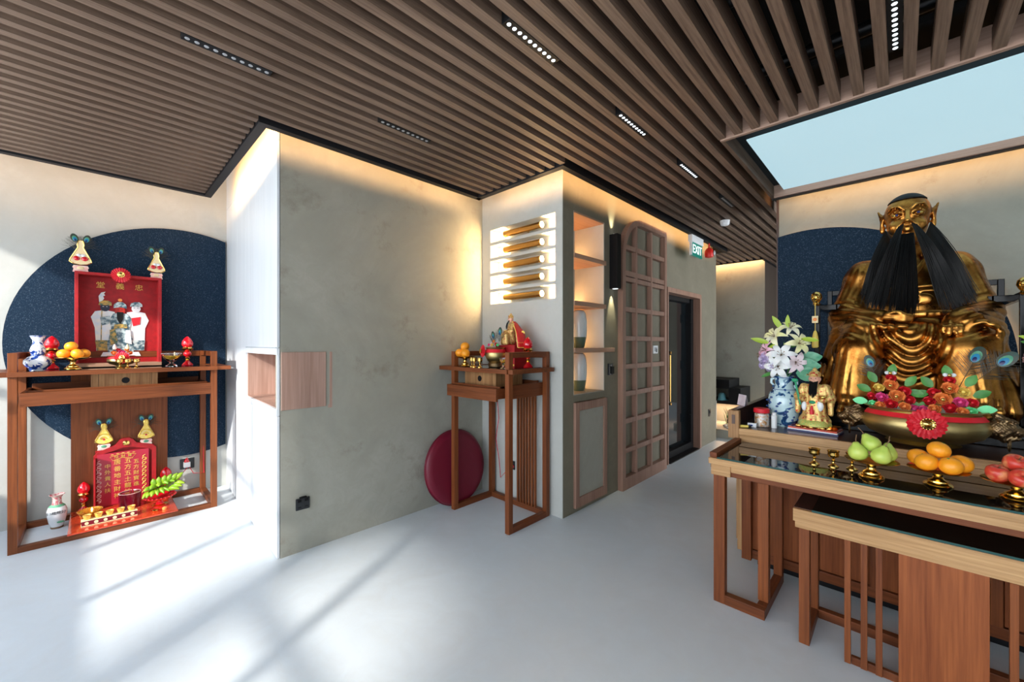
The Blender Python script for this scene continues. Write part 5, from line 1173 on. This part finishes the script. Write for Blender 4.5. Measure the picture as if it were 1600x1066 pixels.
for i in range(34):
    a = random.uniform(0, 2 * PI); r = random.uniform(.4, 1); x, y = .11 * r * math.cos(a), .058 * r * math.sin(a); q = pq @ Vector((x, y, .032))
    MB().ell(q, (.014, .009, .008), 8, 6).ell(q + Vector((0, 0, .005)), (.006, .006, .006), 6, 5).build('gilt_ingot', M_gold, pl, world=False)
MB().lathe((.10, -.035, .03), [(0, 0), (.016, 0), (.030, .016), (.034, .020), (.022, .017), (0, .020)], 16).build('gilt_dish', M_gold, pl, world=False)

# ============================================================ ON THE WIDE ALTAR TABLE (top 1.256)
Z1 = 1.2575
v = thing('porcelain_vase', 'blue and white double gourd vase at the left end of the wide altar table', 'vase', (-4.53, -.293, Z1))
MB().lathe((-4.53, -.293, Z1), [(0, .0), (.040, 0), (.042, .010), (.046, .018), (.062, .034), (.071, .055), (.069, .078), (.052, .098), (.034, .108), (.031, .116), (.036, .128), (.040, .148), (.033, .175), (.025, .200), (.026, .222), (.036, .245), (.041, .252), (.038, .254), (.028, .240)], 36).build('body', M_bw, v)
for z, r in ((.013, .0435), (.104, .0385), (.118, .0325), (.250, .0405)): MB().tube([(-4.53 + r * math.cos(a), -.293 + r * math.sin(a), Z1 + z) for a in [2 * PI * i / 30 for i in range(30)]], .0018, 5, closed=True).build('blue_band', M_blueline, v)
peach_lamp('red peach lamp between the gourd vase and the orange stand', (-4.72, -.235, Z1), .255)
peach_lamp('red peach lamp at the right end of the wide altar table', (-4.62, .575, Z1), .262)
brass_stand('brass stand with oranges on the wide altar table', (-4.50, -.119, Z1), .098, .092, 'brass fruit stands on the side altars')
o1 = Z1 + .085 + .036
for lb, p in (('left orange of the pile on the wide altar table', (-4.475, -.165, o1)), ('front orange of the pile on the wide altar table', (-4.455, -.095, o1)), ('right rear orange of the pile on the wide altar table', (-4.53, -.062, o1)), ('top orange of the pile on the wide altar table', (-4.505, -.128, o1 + .055))): orange(lb, p, .037, 'oranges on the wide altar table')
for lb, y in (('leftmost of the three wine cups on the wide altar table', .134), ('middle of the three wine cups on the wide altar table', .180), ('rightmost of the three wine cups on the wide altar table', .232)): cup(lb, (-4.47, y, Z1), .074, .024, group='wine cups on the wide altar table')
t = thing('oil_lamp_bowl', 'clear footed glass bowl of amber oil right of the red shrine', 'bowl', (-4.52, .455, Z1))
MB().lathe((-4.52, .455, Z1), [(0, 0), (.040, 0), (.042, .006), (.030, .016), (.016, .026), (.014, .040), (.030, .050), (.052, .072), (.064, .108), (.066, .118), (.063, .118), (.059, .100), (.045, .070), (.022, .056), (0, .054)], 32).build('glass_body', M_clear, t)
MB().lathe((-4.52, .455, Z1), [(0, .056), (.022, .058), (.044, .072), (.056, .094), (.056, .096), (0, .096)], 28).build('amber_oil', M_yelliq, t); MB().cyl((-4.515, .475, Z1 + .09), (-4.515, .475, Z1 + .125), .004, n=8).build('wick', M_cream, t)
b = MB(); 
for i in range(20): a = 2 * PI * i / 20; b.ell((-4.52 + .066 * math.cos(a), .455 + .066 * math.sin(a), Z1 + .112), .0045, 6, 5)
b.build('beaded_rim', M_clear, t)
# small burner with red rosette and paper flowers
def small_burner(label, loc, R, h, axis, rz=0, m=None):
    t = thing('incense_burner', label, 'incense burner', (0, 0, 0)); m = m or M_burn
    MB().lathe((0, 0, 0), [(0, 0), (R * .42, 0), (R * .45, h * .06), (R * .38, h * .14), (R * .40, h * .2)], 28).build('foot', m, t, world=False)
    MB().lathe((0, 0, 0), [(R * .40, h * .2), (R * .8, h * .32), (R, h * .56), (R * .98, h * .74), (R * .84, h * .88), (R * .94, h * .96), (R * 1.0, h), (R * .88, h), (R * .76, h * .88), (R * .5, h * .84), (0, h * .84)], 36).build('bowl', m, t, world=False)
    b = MB(); n = 40; vs = []
    for i in range(n): a = 2 * PI * i / n; vs += [(R * .995 * math.cos(a), R * .995 * math.sin(a), h * .74), (R * .88 * math.cos(a), R * .88 * math.sin(a), h * .9), (R * .90 * math.cos(a), R * .90 * math.sin(a), h * .91), (R * 1.02 * math.cos(a), R * 1.02 * math.sin(a), h * .745)]
    b.add(vs, [(4 * i + k, 4 * i + (k + 1) % 4, (4 * i + 4) % (4 * n) + (k + 1) % 4, (4 * i + 4) % (4 * n) + k) for i in range(n) for k in range(4)]); b.build('red_ribbon', M_redf, t, world=False)
    return at(t, loc, rz)
t = small_burner('small brass burner with a red flower before the red shrine box', (-4.62, .149, Z1), .088, .098, None)
rosette(t, (.085, 0, .082), (1, -.05, .12), .045)
for p, r, m in (((.02, -.045, .12), .022, M_org), ((.03, .0, .125), .024, M_pnkr), ((.02, .045, .12), .022, M_org), ((.04, -.02, .11), .018, M_pink), ((.04, .028, .11), .018, M_petp), ((.0, -.02, .145), .017, M_redf), ((.0, .03, .145), .017, M_org)): rose(t, p, (1, p[1] * 5, .3), r, m)
for y in (-.04, .035): MB().lathe((.0, y, .145), [(0, 0), (.012, .008), (.014, .022), (.006, .042), (0, .05)], 10).build('paper_flame', M_cream if y > 0 else M_pink, t, world=False)
# the red shrine box
SX0, SX1, SYa, SYb, SZb, SZt = -4.955, -4.835, -.118, .415, Z1 + .004, 2.045
sh = thing('shrine_box', 'open red velvet shrine box with three painted deities', 'shrine', (-4.9, .15, Z1))
def SH(name, m, *bx, bevel=.002): return B(name, m, sh, *bx, bevel=bevel)
SH('back_board', M_red1, (-4.958, -4.945, SYa, SYb, SZb + .03, SZt)); SH('side_board', M_red1, (-4.945, -4.80, SYa, SYa + .022, SZb + .03, SZt)); SH('side_board', M_red1, (-4.945, -4.80, SYb - .022, SYb, SZb + .03, SZt)); SH('top_board', M_red1, (-4.945, -4.80, SYa + .022, SYb - .022, SZt - .022, SZt)); SH('base_board', M_shelf, (-4.958, -4.79, SYa, SYb, SZb, SZb + .03))
rosette(sh, (.115, .0, .78), (1, 0, .1), .062)
for ch_, y in (('堂', .030), ('義', .150), ('忠', .272)): text(ch_, 'gold_character', .058, (-4.941, y, 1.955), (PI / 2, 0, PI / 2), M_text, sh)
def flat(poly, x, m, name, th=.004):
    return MB().prism([(p[0], 1.345 + (p[1] - 1.345) * .90) for p in poly], x, x + th, 'x').build(name, m, sh, smooth=0)
def EL(cy, cz, ry, rz_, n=20): return [(cy + ry * math.cos(2 * PI * i / n), cz + rz_ * math.sin(2 * PI * i / n)) for i in range(n)]
xa = -4.944
for s, fm in ((-1, M_facek), (1, M_facew)):   # the two standing attendants
    c = .155 + s * .098
    flat([(c - .052, 1.40), (c - .062, 1.62), (c - .085 + (.0 if s < 0 else .02), 1.72), (c - .06, 1.775), (c, 1.79), (c + .06, 1.775), (c + .085 - (.0 if s > 0 else .02), 1.70), (c + .06, 1.62), (c + .055, 1.40)], xa, M_robew, 'painted_robe')
    flat(EL(c, 1.815, .030, .038), xa + .004, fm, 'painted_face'); flat([(c - .040, 1.835), (c - .034, 1.865), (c - .012, 1.880), (c + .02, 1.882), (c + .040, 1.862), (c + .042, 1.835)], xa + .005, M_robeg if s < 0 else M_robeb, 'painted_hat')
    flat([(c - .03, 1.72), (c + .03, 1.735), (c + .025, 1.66), (c - .02, 1.64)], xa + .004, M_robeb if s < 0 else M_redf, 'painted_sash'); flat([(c - .05, 1.40), (c - .06, 1.50), (c + .06, 1.50), (c + .052, 1.40)], xa + .004, M_robeb if s > 0 else M_robeg, 'painted_hem')
flat([(.022, 1.86), (.018, 1.92), (.034, 1.955), (.060, 1.965), (.050, 1.945), (.058, 1.93), (.045, 1.92), (.052, 1.90), (.040, 1.875)], xa + .004, M_robew, 'painted_halberd'); flat([(.030, 1.50), (.036, 1.50), (.042, 1.87), (.036, 1.87)], xa + .003, M_robeg, 'painted_pole')
flat([(.075, 1.375), (.070, 1.48), (.095, 1.60), (.085, 1.70), (.105, 1.755), (.150, 1.775), (.200, 1.755), (.222, 1.70), (.210, 1.60), (.238, 1.48), (.235, 1.375)], xa + .005, M_robeb, 'painted_robe')
flat(EL(.150, 1.790, .032, .040), xa + .010, M_facer, 'painted_face'); flat([(.128, 1.775), (.172, 1.775), (.168, 1.70), (.150, 1.655), (.132, 1.70)], xa + .011, M_hair, 'painted_beard'); flat([(.108, 1.812), (.112, 1.85), (.135, 1.872), (.165, 1.872), (.188, 1.85), (.194, 1.812), (.150, 1.822)], xa + .011, M_robeb, 'painted_crown'); flat(EL(.150, 1.892, .014, .014), xa + .010, M_org, 'painted_jewel')
flat([(.115, 1.655), (.190, 1.660), (.195, 1.62), (.110, 1.615)], xa + .011, M_robeg, 'painted_belt'); flat([(.085, 1.60), (.12, 1.61), (.135, 1.48), (.09, 1.45)], xa + .0105, M_robeg, 'painted_fold'); flat([(.185, 1.60), (.215, 1.60), (.225, 1.46), (.18, 1.48)], xa + .0105, M_robew, 'painted_fold'); flat([(.03, 1.345), (.045, 1.385), (.27, 1.385), (.285, 1.345)], xa + .006, M_robew, 'painted_plinth')
for c, fm in ((.057, M_white), (.253, M_socket)):
    for dy in (-.011, .011): flat(EL(c + dy, 1.822, .006, .0025, 8), xa + .009, fm, 'painted_eye', .001)
for dy in (-.012, .012): flat(EL(.150 + dy, 1.797, .006, .003, 8), xa + .0145, M_socket, 'painted_eye', .001)
golden_tower('gilt paper ornament with red cherries on the left top corner of the shrine box', (-4.87, -.085, SZt), PI / 2, .27, M_cream, True, 'gilt ornaments on the shrine box')
golden_tower('gilt paper ornament with red cherries on the right top corner of the shrine box', (-4.87, .385, SZt), PI / 2, .25, M_cream, True, 'gilt ornaments on the shrine box')

# ============================================================ FLOOR SHRINE UNDER THE WIDE TABLE
bd = thing('red_acrylic_board', 'glossy red board under the wide altar table carrying the floor shrine', 'board', (-4.7, .17, .043)); B('board', M_redboard, bd, (-4.965, -4.385, -.145, .485, .041, .055), bevel=.003)
ZB = .056
v = thing('porcelain_vase', 'white painted vase standing on the floor left of the red board', 'vase', (-4.80, -.212, 0))
MB().lathe((-4.80, -.212, 0), [(0, 0), (.034, 0), (.036, .008), (.034, .014)], 28).build('brown_foot', M_stem, v); MB().lathe((-4.80, -.212, 0), [(.034, .014), (.046, .05), (.055, .10), (.056, .14), (.046, .17), (.030, .185)], 32).build('body', M_white, v)
MB().lathe((-4.80, -.212, 0), [(.030, .185), (.026, .20), (.025, .235), (.034, .255), (.044, .262), (.041, .264), (.025, .245)], 28).build('neck', speckle('pink_neck_glaze', (.62, .50, .46), (.50, .14, .16), 60, .5, .2), v, label='pink patterned neck'); MB().lathe((-4.80, -.212, 0), [(.0475, .1695), (.041, .178), (.0315, .186)], 28).build('green_shoulder', M_jade, v)
text('好吃吃好', 'painted_writing', .026, (-4.7425, -.212, .13), (PI / 2, 0, PI / 2), M_socket, v)
MB().ell((-4.747, -.19, .055), (.004, .022, .008), 10, 6).build('painted_landscape', M_jade, v)
peach_lamp('red peach lamp at the left of the floor shrine tablet', (-4.90, -.068, ZB), .245, 'red peach lamps'); peach_lamp('red peach lamp behind the bananas of the floor shrine', (-4.88, .452, ZB), .26, 'red peach lamps')
# tablet
tb = thing('deity_tablet', 'red floor shrine tablet with gold Chinese lettering', 'shrine tablet', (-4.93, .19, ZB))
ty0, ty1 = -.012, .385
outl = [(ty0, ZB), (ty0, .50), (ty0 + .03, .535), (.12, .575), (.145, .610), (.165, .625), (.21, .625), (.23, .610), (.255, .575), (ty1 - .03, .545), (ty1, .515), (ty1, ZB)]
inn_ = [(ty0 + .03, ZB + .03), (ty0 + .03, .49), (ty0 + .05, .51), (.12, .53), (.145, .54), (.165, .545), (.21, .545), (.23, .54), (.255, .53), (ty1 - .05, .51), (ty1 - .03, .49), (ty1 - .03, ZB + .03)]
ringprism(outl, inn_, -4.93, -4.895).build('frame', M_red1, tb, smooth=0); B('back_board', M_red1, tb, (-4.93, -4.922, ty0 + .01, ty1 - .01, ZB, .54))
M_panelr = mat('crimson_panel', (.42, .012, .035), .35, coat=.3)
B('panel', M_panelr, tb, (-4.900, -4.890, ty0 + .02, .335, ZB + .01, .512)); B('side_panel', M_red1, tb, (-4.89, -4.84, ty0 + .0, ty0 + .012, ZB, .49))
MB().lathe((-4.893, .187, .583), [(.022, 0), (.022, .004), (.016, .008), (0, .009)], 20, axis=(1, 0, 0)).build('gold_medallion', M_gold, tb)
cols = [('中外貴人扶', .072, .40, .052), ('唐番地主財神', .132, .425, .058), ('五方五土龍神', .198, .425, .054), ('五方財寶進', .252, .41, .050)]
for s_, y, z0, dz in cols:
    for i, c_ in enumerate(s_): text(c_, 'gold_character', .047 if len(s_) > 5 else .040, (-4.8885, y, z0 - i * dz), (PI / 2, 0, PI / 2), M_text, tb)
fan = [(.085, .478), (.105, .445), (.165, .462), (.225, .445), (.250, .478), (.168, .498)]
MB().tube([(-4.888, y, z) for y, z in fan], .0022, 5, closed=True).build('gold_fan', M_text, tb)
for ch_, y in (('招', .125), ('財', .168), ('寶', .21)): text(ch_, 'gold_character', .028, (-4.8885, y, .472), (PI / 2, 0, PI / 2), M_text, tb)
for i in range(5): y = .10 + i * .034; MB().ell((-4.889, y, .495 + .006 * math.sin(PI * i / 4)), (.002, .010, .004), 8, 5).build('gold_bat', M_text, tb)
for y, m in ((.020, M_pink), (.305, M_text)):
    pts = [(-4.888, y + .012 * math.sin(k * 1.3), .10 + .36 * k / 44) for k in range(45)]; MB().tube(pts, .0022, 4).build('scroll_ornament', m, tb)
    for k in range(9): z = .12 + .038 * k; MB().tube([(-4.888, y + .014 * math.cos(a) * (1 if k % 2 else -1), z + .013 * math.sin(a)) for a in [5 * i / 9 for i in range(10)]], .002, 4).build('scroll_ornament', m, tb)
golden_tower('gilt paper ornament standing on the left of the floor shrine tablet', (-4.91, .050, .545), PI / 2, .235, M_yell, False, 'gilt ornaments on the floor tablet'); golden_tower('gilt paper ornament standing on the right of the floor shrine tablet', (-4.91, .318, .545), PI / 2, .235, M_yell, False, 'gilt ornaments on the floor tablet')
# candle tin
t = thing('candle_pot', 'dark maroon round pot with a pale rim before the tablet', 'pot', (-4.76, .205, ZB))
MB().lathe((-4.76, .205, ZB), [(0, 0), (.068, 0), (.070, .006), (.072, .120), (.066, .124), (.063, .118)], 40).build('body', M_candle, t); MB().lathe((-4.76, .205, ZB), [(0, .108), (.063, .112), (.064, .106)], 36).build('ash_top', mat('pale_ash', (.62, .52, .50), .9, c2=(.40, .25, .25), scale=60), t)
MB().tube([(-4.76 + .069 * math.cos(a), .205 + .069 * math.sin(a), ZB + .123) for a in [2 * PI * i / 36 for i in range(36)]], .003, 5, closed=True).build('silver_rim', M_pink, t)
for dx, dy in ((0, 0), (.02, .015), (-.02, .02)): MB().cyl((-4.76 + dx, .205 + dy, ZB + .11), (-4.76 + dx, .205 + dy, ZB + .15), .0022, n=5).build('incense_stub', M_rope, t)
# amber glass dish
t = thing('amber_dish', 'amber glass oil dish behind the row of tea cups', 'bowl', (-4.64, -.03, ZB)); MB().lathe((-4.64, -.03, ZB), [(0, 0), (.045, 0), (.05, .01), (.060, .05), (.075, .075), (.072, .077), (.056, .052), (0, .03)], 28).build('glass_body', mat('amber_glass', (.95, .50, .06), .06, trans=.7, ior=1.4), t); MB().lathe((-4.64, -.03, ZB), [(0, .04), (.05, .045), (.066, .068), (0, .068)], 24).build('oil', M_yelliq, t); MB().lathe((-4.64, -.02, ZB + .068), [(.004, 0), (.006, .01), (0, .028)], 8).build('flame', mat('small_flame', (1, .6, .2), .5, emit=(1, .6, .2), es=8), t)
# cup rack with five tea cups
rk = thing('cup_rack', 'long maroon rack with gold circles holding five tea cups', 'rack', (-4.49, .085, ZB))
rx = -4.50; ry0, ry1 = -.075, .235
B('base', M_candle, rk, (rx - .03, rx + .02, ry0, ry1, ZB, ZB + .042)); 
for z in (ZB + .003, ZB + .042): B('gold_edge', M_cream, rk, (rx - .032, rx + .023, ry0 - .003, ry1 + .003, z - .002, z + .003), bevel=0)
for i in range(6): y = ry0 + .028 + i * .051; MB().lathe((rx + .0205, y, ZB + .022), [(0, 0), (.011, 0), (.011, .002)] if i % 2 == 0 else [(0, 0), (.008, 0), (.012, .002)], 14, axis=(1, 0, 0)).build('gold_roundel', M_cream, rk)
for i in range(5):
    y = ry0 + .030 + i * .062; t = thing('tea_cup', '%s small gilt tea cup on the maroon rack' % ['leftmost', 'second', 'middle', 'fourth', 'rightmost'][i], 'cup', (rx - .005, y, ZB + .046), group='tea cups on the maroon rack')
    MB().lathe((rx - .005, y, ZB + .0455), [(0, 0), (.014, 0), (.018, .006), (.024, .03), (.0245, .034), (.022, .034), (.019, .024), (0, .022)], 20).build('bowl', M_text, t); MB().lathe((rx - .005, y, ZB + .0455), [(0, .024), (.020, .026), (.0205, .024)], 16).build('tea', M_candle, t)
# bananas on red dish
bs = thing('offering_stand', 'red glass footed dish under the green bananas', 'offering stand', (-4.60, .385, ZB)); MB().lathe((-4.60, .385, ZB), [(0, 0), (.05, 0), (.052, .008), (.03, .02), (.018, .035), (.03, .048), (.08, .065), (.105, .085), (.11, .09), (.10, .088), (.06, .07), (0, .062)], 30).build('dish', M_redg, bs)
b = MB()
for i in range(24): a = 2 * PI * i / 24; b.ell((-4.60 + .108 * math.cos(a), .385 + .108 * math.sin(a), ZB + .089), .006, 6, 5)
b.build('scalloped_rim', M_redg, bs); MB().lathe((-4.60, .385, ZB + .009), [(.052, 0), (.056, .005), (.045, .012)], 20).build('gilt_foot', M_gold, bs)
random.seed(3)
bn = thing('banana_bunch', 'bunch of short green bananas heaped on the red glass dish', 'bananas', (-4.60, .385, ZB + .09))
def banana(p, d, up, L=.088, r=.0165):
    p = Vector(p); d = Vector(d).normalized(); up = Vector(up); pts = []; 
    for i in range(9): u = i / 8; pts.append(p + d * L * u + up * (math.sin(PI * u) * .022))
    o = MB().tube(pts, [.004, .008, r * .85, r, r * 1.02, r, r * .85, r * .5, .004], 8).build('banana', M_ban, bn, smooth=60); MB().cyl(pts[-1], pts[-1] + d * .004, .004, n=6).build('banana_tip', M_socket, o)
for i in range(6):
    u = i / 5; banana((-4.625, .345 + .05 * u, ZB + .104 + .006 * i), (1.0, -1.0 + 1.5 * u, -.05), (0, -.2, 1), .105, .0195)
for i in range(5):
    u = i / 4; banana((-4.61, .355 + .06 * u, ZB + .140 + .010 * i), (.8, -.9 + 1.6 * u, .25), (0, -.2, 1), .100, .0185)
for i in range(6):
    u = i / 5; banana((-4.60, .365 + .022 * i, ZB + .155 + .006 * i), (.40, -.25 + .80 * u, .95 - .25 * u), (.6, -.3, .3), .110, .021)
for i in range(3):
    banana((-4.58, .43 + .02 * i, ZB + .12 + .012 * i), (.7, .75, .15 + .1 * i), (0, -.2, 1), .105, .020)
MB().tube([(-4.60, .47, ZB + .19), (-4.60, .43, ZB + .16), (-4.62, .38, ZB + .12)], [.010, .013, .02], 7).build('crown_stem', M_leafy, bn)
t = thing('gilt_ingot', 'gilt ingot and gold ornament at the foot of the banana dish', 'ingot', (-4.47, .36, ZB)); MB().lathe((-4.47, .345, ZB), [(0, 0), (.018, 0), (.026, .012), (.02, .010), (.012, .018), (0, .022)], 14).build('ingot', M_gold, t); MB().lathe((-4.47, .405, ZB), [(0, 0), (.014, 0), (.016, .015), (.008, .022), (0, .024)], 12).build('orange_bead', M_org, t)

# ============================================================ ON THE SMALL ALTAR TABLE
brass_stand('brass stand with three oranges on the small altar table', (-2.735, 2.24, Z1), .088, .085, 'brass fruit stands on the side altars')
o2 = Z1 + .080 + .036
for lb, p in (('left orange of three on the small altar table', (-2.775, 2.215, o2)), ('right orange of three on the small altar table', (-2.700, 2.215, o2)), ('top orange of three on the small altar table', (-2.742, 2.245, o2 + .056))): orange(lb, p, .040, 'oranges on the small altar table')
for lb, x in (('leftmost wine cup on the small altar table', -2.625), ('middle wine cup on the small altar table', -2.553), ('rightmost wine cup on the small altar table', -2.483)): cup(lb, (x, 2.225 if x < -2.6 else 2.19, Z1), .080, .024, group='wine cups on the small altar table')
t = small_burner('squat brass burner with red band on the small altar table', (-2.475, 2.36, Z1), .088, .165, None, 0, M_burn)
MB().lathe((0, 0, 0), [(.05, -.0), (.062, .004), (.065, .03), (.05, .045), (.05, .05)], 28).build('stand', M_oldbr, t, world=False)
rosette(t, (-.068, -.078, .135), (-.35, -1, .05), .052)
for p, r, m in (((-.03, -.02, .19), .020, M_petp), ((.03, -.02, .19), .020, M_redf), ((.0, -.04, .185), .018, M_yelr), ((-.02, .0, .215), .018, M_org), ((.055, -.03, .185), .016, M_mint), ((-.05, -.03, .185), .016, M_pnkr)): rose(t, p, (p[0] * 5, -1, .3), r, m)
feather(t, (-.02, .02, .17), (-.05, .02, .27), (0, -1, 0), .035, 24); feather(t, (.02, .02, .17), (.035, .02, .30), (0, -1, 0), .038, 24)
for x, zt in ((-.105, .27), (-.09, .24)): MB().cyl((-.03, .02, .16), (x, .03, zt), .0022, n=5).build('incense_stick', M_feath, t, world=False)
t = thing('stemmed_glass', 'clear stemmed glass of amber oil beside the squat burner', 'glass', (-2.26, 2.235, Z1)); MB().lathe((-2.26, 2.235, Z1), [(0, 0), (.024, 0), (.024, .004), (.006, .012), (.006, .030), (.020, .042), (.030, .062), (.031, .085), (.029, .085), (.027, .062), (.016, .046), (0, .044)], 24).build('glass_body', M_clear, t); MB().lathe((-2.26, 2.235, Z1), [(0, .047), (.016, .049), (.026, .064), (.0265, .072), (0, .072)], 20).build('oil', M_yelliq, t)
peach_lamp('red peach lamp at the right end of the small altar table', (-2.232, 2.50, Z1 - .003), .255)
# red pedestal and draped seated deity
pd = thing('red_pedestal', 'red and gold stepped pedestal under the cloaked deity', 'pedestal', (-2.43, 2.5, Z1))
B('lower_box', M_red1, pd, (-2.555, -2.31, 2.42, 2.60, Z1 - .004, Z1 + .105)); B('gold_band', M_text, pd, (-2.552, -2.313, 2.423, 2.60, Z1 + .105, Z1 + .120)); B('upper_box', M_red1, pd, (-2.548, -2.317, 2.428, 2.60, Z1 + .120, Z1 + .185)); B('gold_band', M_text, pd, (-2.552, -2.313, 2.4185, 2.42, Z1 + .01, Z1 + .025), bevel=0)
fg = figurine('seated deity with black beard under a red cloak on the small altar table', (-2.43, 2.50, Z1 + .187), -.55, .275, M_figmix, M_skin, M_hair, seated=True)
cl = thing('red_cloak', 'red silk cloak with gold border draped over the seated deity', 'cloak', (-2.43, 2.50, Z1 + .187)); 
M_cloak = mat('red_silk', (.65, .01, .012), .4, c2=(.75, .02, .02), scale=20)
b = MB(); vs = []; NU, NV = 26, 12
for j in range(NV + 1):
    v_ = j / NV
    for i in range(NU + 1):
        a = -.55 + PI * (.02 + .96 * i / NU); r = .035 + .060 * min(1, v_ * 2.2) + .02 * v_ + .005 * math.sin(i * 1.5) * v_; vs.append((r * math.cos(a) * (1.0 + .25 * v_), .006 + r * math.sin(a) * 1.0, .200 - .222 * v_ ** 1.1 + .0 * i))
fs = [(j * (NU + 1) + i, j * (NU + 1) + i + 1, (j + 1) * (NU + 1) + i + 1, (j + 1) * (NU + 1) + i) for j in range(NV) for i in range(NU)]
o = b.add(vs, fs).build('cloth', M_cloak, cl, world=False, smooth=60); m_ = o.modifiers.new('thickness', 'SOLIDIFY'); m_.thickness = .003
for i in (0, NU): MB().tube([vs[j * (NU + 1) + i] for j in range(NV + 1)], .0042, 5).build('gold_border', M_yelr, cl, world=False)
MB().tube([vs[NV * (NU + 1) + i] for i in range(NU + 1)], .0042, 5).build('gold_border', M_yelr, cl, world=False); MB().tube([(vs[(NV - 2) * (NU + 1) + i][0] * 1.03, vs[(NV - 2) * (NU + 1) + i][1] * 1.03, vs[(NV - 2) * (NU + 1) + i][2]) for i in range(NU + 1)], .0035, 5).build('gold_border', M_org, cl, world=False)
p = vs[6 * (NU + 1) + 5]
for k in range(3): MB().tube([(p[0] * 1.06 + .012 * math.cos(a) * (1 + k * .4), p[1] * 1.06 - .004, p[2] + .012 * math.sin(a) * (1 + k * .4)) for a in [4.5 * i / 12 for i in range(13)]], .0022, 4).build('gold_embroidery', M_yelr, cl, world=False)

# ------------------------------------------------------------ turn lettering into real meshes
bpy.context.view_layer.update(); dg = bpy.context.evaluated_depsgraph_get()
for o in list(TEXTS):
    me = bpy.data.meshes.new_from_object(o.evaluated_get(dg)); n = bpy.data.objects.new('tmp', me); COL.objects.link(n)
    n.parent = o.parent; n.location = o.location; n.rotation_euler = o.rotation_euler; n.scale = o.scale; nm = o.name
    bpy.data.objects.remove(o); n.name = nm
